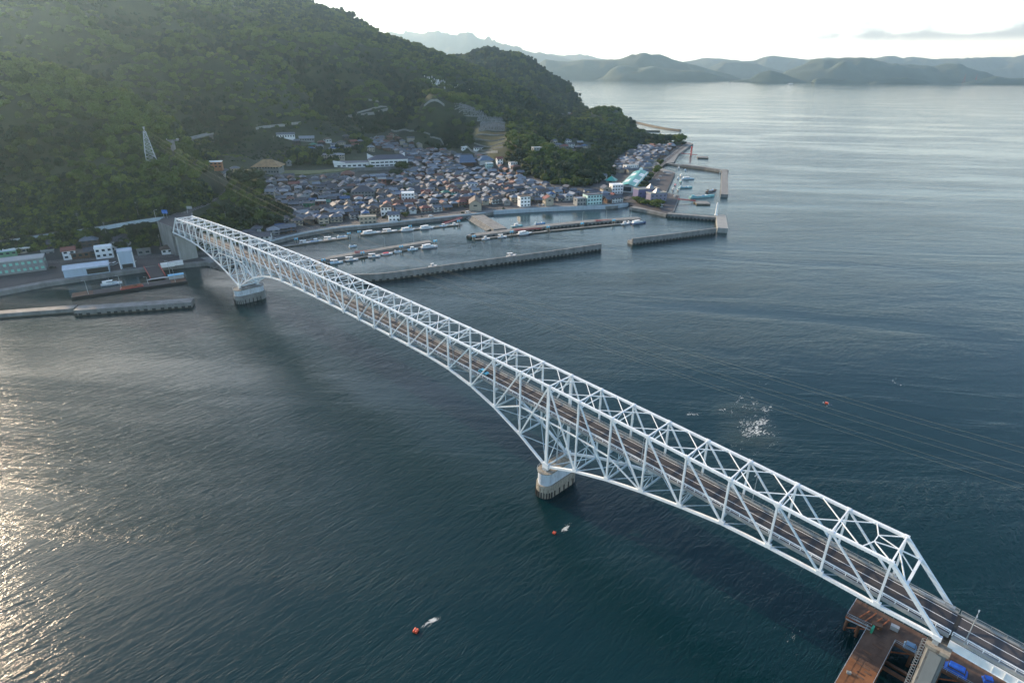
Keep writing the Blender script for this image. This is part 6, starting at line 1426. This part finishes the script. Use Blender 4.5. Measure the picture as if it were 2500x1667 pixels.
for k in range(150):
    q = A.lerp(B_, rr.random())+V((rr.uniform(-10, 10), rr.uniform(-10, 10), 0)); z = zat(q); st2.box((q.x, q.y, z+1.0), (.9, .9, rr.uniform(3, 8)), rr.random())
tag(st2.build('gravestones', M['white']), 'pale gravestones gleaming high on the forested ridge', kind='stuff')
def slope_wall(label, px, h, w_=.5, mt_='conclight', name='retaining_wall'):
    L = GT(px); Ld = densify(L, 10); zz = [zat(q) for q in Ld]; m = MB((L[0].x, L[0].y, L[0].z)); m.wall(Ld, -w_/2, w_/2, [z-3 for z in zz], [z+h for z in zz]); return tag(m.build(name, M[mt_]), label, 'wall')
slope_wall('white road barrier curving along the slope above the town', [(625, 317), (660, 312), (700, 308)], 3.2)
slope_wall('short white road barrier high on the slope', [(712, 305), (735, 303)], 3.2)
slope_wall('pale retaining wall of the road cutting below the ridge', [(850, 288), (880, 285), (915, 280), (948, 270)], 4.5)
slope_wall('upper white edge of the road cutting', [(872, 278), (900, 270), (930, 262), (950, 264)], 2.5)
slope_wall('long white wall edging the road under the cemetery', [(1050, 336), (1075, 342), (1110, 352), (1150, 370), (1215, 374)], 3.0)
slope_wall('white wall above the upper houses', [(955, 320), (1000, 322), (1035, 325), (1050, 330)], 2.6)
slope_wall('pale wall among the trees left of the cemetery', [(1035, 262), (1085, 260)], 3.5)
slope_wall('faint pale wall in the trees above the second bay', [(900, 246), (925, 250)], 3)
slope_wall('stone wall bounding the playing field', [(668, 432), (740, 436), (820, 428), (872, 420)], 3.0, 1, 'conc')
slope_wall('green edged concrete wall below the school', [(870, 418), (920, 416), (1000, 412)], 4.0, 1, 'conc')
# viaduct on the valley road
vl = [V((q.x, q.y, q.z+9)) for q in GT([(424, 368), (470, 358), (518, 345)])]; vv = thing('road_viaduct', 'small pale road viaduct in the valley behind the spur', 'viaduct', vl[0])
m = MB(vl[0])
for a, b in zip(vl, vl[1:]): m.bar(a, b, 8, 1.2)
m.build('deck', M['conc'], vv)
for s_ in (-1, 1):
    m = MB(vl[0])
    for a, b in zip(vl, vl[1:]): n = (b-a).normalized().cross(V((0, 0, 1)))*4*s_; m.bar(a+n+V((0, 0, 1.1)), b+n+V((0, 0, 1.1)), .3, 1.3)
    m.build('parapet', M['conclight'], vv)
for q in (vl[0], vl[1], vl[2]): MB(vl[0]).box((q.x, q.y, q.z-6), (2.5, 4, 11)).build('pier', M['conc'], vv)
# ------------------------------------------------------------------ individual trees
def tree_thing(label, p, r, h, kind=0, cat='tree', gr=None):
    o = thing('tree', label, cat, p, rr.random()*6, gr); m = MB(); m.tube((0, 0, -.6), (0, 0, h*.55), .3+r*.03, 7, .14)
    for k in range(4): a = k*1.6+rr.random(); m.tube((0, 0, h*.35+k*.3), (math.cos(a)*r*.5, math.sin(a)*r*.5, h*.6+k*.2), .12, 5, .05)
    m.build('trunk', M['bark'], o); c_ = bpy.data.objects.new('crown', TCR[kind]); COL.objects.link(c_); c_.parent = o; c_.scale = (r, r, h*.48); c_.location = (0, 0, h*.28); return o
TCR = [crown_mesh(50, 900, leaf=.12, lumps=10, mats=[M['leaf']]), crown_mesh(51, 900, leaf=.12, lumps=10, mats=[M['leafdark']]), crown_mesh(52, 900, leaf=.12, lumps=9, mats=[M['leaflight']])]
tl = [('bright green round tree standing out on the knoll edge', 1300, 402, 6.5, 11, 2), ('bright yellow-green tree on top of the town knoll', 1405, 392, 8, 11, 2), ('large round dark tree left of the bright knoll tree', 1275, 385, 9, 14, 1), ('round tree at the lower right of the knoll', 1425, 440, 9, 15, 1), ('big dark tree in the middle of the knoll', 1380, 425, 11, 17, 1),
      ('dark tree right of the school', 985, 418, 9, 13, 0), ('second dark tree right of the school', 970, 432, 8, 11, 1), ('tree below the school wing', 905, 415, 5, 7, 0), ('large dark tree at the left edge of town', 612, 455, 14, 20, 1), ('bushy tree on the slope right of the town edge tree', 632, 468, 9, 13, 0),
      ('light green tree glowing beside the pale sheds on the slope', 545, 302, 9, 12, 2), ('dark bush growing out of the abutment wall', 416, 583, 2.6, 4, 1),
      ('small tree beside the mid-town inn', 848, 483, 4, 6, 0), ('garden tree in the middle of town', 918, 500, 4, 6, 0), ('garden tree behind the harbour road, left', 990, 530, 4, 5, 0), ('small tree in the left quarter of town', 724, 445, 4, 6, 0)]
tl += [(s_+' tree in the green strip beside the harbour road', x, y, 5.2, 9, k) for s_, x, y, k in [('topmost bushy', 1612, 408, 0), ('second bushy', 1606, 418, 2), ('third, brightest', 1598, 426, 2), ('fourth bushy', 1588, 437, 0), ('fifth, dark', 1578, 448, 1), ('sixth, dark rounded', 1570, 458, 1), ('lowest dark', 1566, 467, 0)]]
tl += [(s_, x, y, r, h, k) for s_, x, y, r, h, k in [('rounded tree left in front of the museum', 1553, 494, 5.5, 7, 2), ('rounded tree second left in front of the museum', 1563, 499, 5, 6, 0), ('round tree before the museum door', 1582, 502, 5, 6.5, 2), ('round tree right of the museum door', 1592, 504, 5, 6, 0), ('yellowish round tree at the car row', 1611, 503, 5, 7, 2), ('round tree at the corner of the car park', 1603, 510, 4.5, 6, 0)]]
tl += [(s_+' seaside pine on the far point', x, y, 8.5, 21, k) for s_, x, y, k in [('rightmost', 1664, 353, 2), ('second from right', 1654, 355, 2), ('third from right', 1638, 352, 1), ('fourth from right', 1628, 353, 1), ('fifth from right', 1612, 352, 0), ('sixth from right', 1600, 351, 1), ('seventh from right', 1588, 350, 1), ('leftmost', 1574, 348, 1)]]
for s_, x, y, r, h, k in tl: p = ground(x, y); tree_thing(s_, (p.x, p.y, max(2.9, zat(p))), r, h, k)
# shrubs and small trees between the houses and on banks, as ground cover
def cover(name, poly_, n, s0, s1, label):
    mn, mx = poly_.min(0), poly_.max(0); P = RNG.random((n, 2))*(mx-mn)+mn; P = P[inside(P, poly_)]
    if len(KEEP): pass
    Z = height(P); s_ = RNG.uniform(s0, s1, len(P)); return scatter(name, P, Z-s_*.3, np.column_stack([s_, s_, s_*RNG.uniform(.8, 1.2, len(P))]), RNG.integers(0, 7, len(P)).astype(np.int32), label)
cover('shrubs', HREG, 420, 1.0, 2.1, 'shrubs and garden trees between the town houses')
cover('shrubs', wpoly([(0, 600), (120, 582), (250, 570), (340, 556), (382, 556), (392, 600), (340, 608), (240, 594), (120, 606), (0, 622)]), 1500, 1.6, 3.6, 'bushes on the bank between hill road and ferry landing')
cover('shrubs', wpoly([(470, 545), (520, 525), (600, 560), (640, 570), (600, 590), (520, 600), (480, 580)]), 500, 2, 4.5, 'bushes on the slope behind the bridge end')
cover('forest', wpoly([(-60, 600), (-60, 470), (100, 450), (250, 450), (370, 455), (470, 470), (520, 480), (500, 497), (460, 506), (400, 522), (330, 532), (230, 550), (120, 563), (20, 580)]), 9000, 2.2, 4.2, 'dense trees on the steep bank above the hill road')
cover('shrubs', wpoly([(380, 580), (470, 560), (560, 600), (520, 612), (400, 606)]), 200, 1.2, 2.4, 'low bushes around the tall bridge pier')
# ------------------------------------------------------------------ steel work jetty under the near end
J0 = (10, -10, 5); jt = thing('work_jetty', 'rusty steel work jetty on piles beneath the near end of the bridge', 'jetty', J0)
plates = mat('rusty_deck_plates', (.085, .042, .026), .8, var=.4, scale=.3, col2=(.15, .095, .065), streak=(1, .35, 1)); plates2 = mat('orange_rust_plates', (.20, .085, .035), .8, var=.35, scale=.25, streak=(.4, 1, 1))
rr = random.Random(8)
def plate(x0, x1, y0, y1, mm, z=5.0): MB(J0).box(((x0+x1)/2, (y0+y1)/2, z-.09), (x1-x0, y1-y0, .16)).build('deck_plate', mm, jt)
plate(8.0, 14.2, -15.6, -3.5, plates); plate(8.0, 14.2, -3.48, 24, plates2, 5.01); plate(-34, 19.2, -23.4, -15.62, plates)
for k in range(14):
    x0 = 8.1+rr.random()*.4; y0 = -15+k*1.0*1.2; MB(J0).box((x0+rr.uniform(1, 3.8), y0, 5.02), (rr.uniform(1.5, 3), .5, .03)).build('patch_plate', M['rust'] if k % 3 == 0 else plates, jt)
for ln_ in [((8, 24), (8, -15.6)), ((14.2, 24), (14.2, -15.6)), ((19.2, -15.6), (19.2, -23.4)), ((7.9, -15.65), (-34, -15.65)), ((19.2, -15.6), (14.3, -15.6)), ((19.2, -23.4), (-34, -23.4))]:
    (xa, ya), (xb, yb) = ln_; m = MB(J0); L_ = math.hypot(xb-xa, yb-ya); n_ = int(L_/2.2)
    for h_ in (5.55, 6.05): m.bar((xa, ya, h_), (xb, yb, h_), .06, .06)
    for k in range(n_+1): m.box((xa+(xb-xa)*k/n_, ya+(yb-ya)*k/n_, 5.5), (.07, .07, 1.15))
    m.build('handrail', M['galv'], jt); m = MB(J0); m.bar((xa, ya, 4.6), (xb, yb, 4.6), .3, .7); m.build('edge_beam', M['rust2'] if n_ < 5 else M['rust'], jt)
for x, y in [(8.3, y) for y in range(-15, 25, 5)]+[(13.9, y) for y in range(-15, 25, 5)]+[(x, -16) for x in range(-32, 20, 6)]+[(x, -23) for x in range(-32, 20, 6)]+[(18.8, -16), (18.8, -19.5), (18.8, -23)]:
    MB(J0).tube((x, y, -6), (x, y, 4.4), .38, 10).build('pile', M['rust'], jt)
for x in (16.5, 13.5): MB(J0).bar((x, -16, 1), (x, -23, 4.2), .22, .22).build('brace', M['rust2'], jt)
for k in range(6): MB(J0).bar((18.8-k*5, -16, .8), (13.8-k*5, -16, 4.3), .25, .25).build('brace', M['rust2'], jt)
for z_, y in ((2.2, -9.0), (2.2, -11.0)): MB(J0).bar((7.9, y, z_), (-10, y, z_), .7, .7).build('lower_beam', M['rust'], jt)
m = MB(J0)
for k in range(4): m.bar((16.6-k*1.5, -17+k*.2, 5.5), (15.4-k*1.5, -21, 5.5+(k % 2)*.5), .28, .35)
m.build('stacked_steel', M['rust2'], jt)
tp_ = mat('blue_tarpaulin', (.02, .12, .55), .45, var=.25, scale=1.5, bump=.08, bscale=2)
def tarp(label, x, y, w_, d_, h_, rz, mm): 
    o = thing('covered_stack', label, 'tarpaulin', (x, y, 5.0), rz); n_ = 7; vs = []; fs = []
    for i in range(n_):
        for j in range(n_):
            u, v = i/(n_-1)*2-1, j/(n_-1)*2-1; e = max(abs(u), abs(v)); zz = h_*(1 if e < .7 else .04 if e > .99 else .85)+rr.uniform(-.05, .05); vs.append((u*w_/2*(1 if e < .99 else 1.04), v*d_/2*(1 if e < .99 else 1.04), zz))
    for i in range(n_-1):
        for j in range(n_-1): fs.append((i*n_+j, (i+1)*n_+j, (i+1)*n_+j+1, i*n_+j+1))
    m = MB(); m.add(vs, fs); m.build('cover', mm, o); MB().box((0, 0, h_*.45), (w_*.8, d_*.8, h_*.8)).build('stack', M['wood'], o); return o
tarp('faded pale blue tarpaulin on the jetty left of the concrete column', 4.9, -17.0, 2.6, 2.2, 1.0, .1, mat('faded_tarpaulin', (.12, .22, .34), .6, var=.2, scale=1.2))
tarp('bright blue tarpaulin on the jetty right of the concrete column', -4.6, -17.6, 4.4, 2.6, 1.5, .05, tp_)
tarp('small crumpled blue tarpaulin under the approach girder', -10.5, -20.0, 2.2, 1.8, 1.0, .4, tp_)
tarp('dark blue box tarpaulin at the lower right corner', -15, -17.6, 3.6, 2.4, 1.6, .05, mat('deep_blue_tarpaulin', (.02, .09, .30), .5, var=.2))
o = thing('stair', 'green and white access stair at the corner of the work jetty', 'stair', (16, -15.2, 5)); m = MB()
for s_ in (-.5, .5): m.bar((3.0, s_, -.2), (-2.6, s_, .5), .12, .3); m.bar((3.0, s_, .9), (-2.6, s_, 1.6), .06, .06)
m.build('stringer', M['galv'], o); m = MB(); m.box((-3, 0, .7), (.5, 1.6, 1.4)); m.build('gate', mat('signal_green', (.03, .30, .18), .5, var=.1), o)
for lb, x, y, z_, d_, mm, rz_ in [('open steel skip on the work jetty beside the stacked beams', 12.6, -17.5, 5, (2.2, 1.4, .9), 'rust', .3), ('grey generator box on the work jetty near the handrail', 0.2+9.0, -19.8, 5, (1.8, 1.0, 1.2), 'grey', .1), ('small pale toolbox on the sunlit part of the work jetty', 12.9, 1.5, 5, (.9, .5, .5), 'conclight', .5)]:
    o = thing('site_box', lb, 'box', (x, y, z_+.02), rz_); MB().box((0, 0, d_[2]/2), d_).build('body', M[mm], o); MB().box((0, 0, d_[2]+.04), (d_[0]+.08, d_[1]+.08, .08)).build('lid', M[mm], o)
cover('shrubs', wpoly([(1560, 342), (1600, 344), (1660, 349), (1672, 353), (1640, 358), (1575, 356), (1550, 350)]), 260, 2.0, 4.5, 'trees and bushes massed along the far point')
# ------------------------------------------------------------------ buoys
for lb, x, y, rz, s_ in [('orange twin-drum buoy pushing a wake, nearest the camera', 96.6, 65.5, .4, .8), ('orange buoy trailing white foam left of the near pier shadow', 95.9, 12.4, .3, .6), ('orange buoy in ring ripples far right of the bridge', 67.1, -135.2, .2, .75)]:
    o = thing('buoy', lb, 'buoy', (x, y, .1), rz, 'orange marker buoys'); og = M.get('orange') or mat('buoy_orange', (.62, .085, .035), .4, var=.1); M['orange'] = og
    for q in (-.42, .42):
        m = MB(); m.tube((q*s_, -.75*s_, .25), (q*s_, .75*s_, .25), .42*s_, 14); m.tube((q*s_, -.82*s_, .25), (q*s_, -.75*s_, .25), .3*s_, 14, .42*s_); m.build('float', og, o)
    m = MB(); m.box((0, 0, .55*s_), (1.0*s_, .14, .14)); m.tube((0, 0, .5), (0, 0, 1.1*s_), .09, 8); m.build('frame', M['galv'], o)
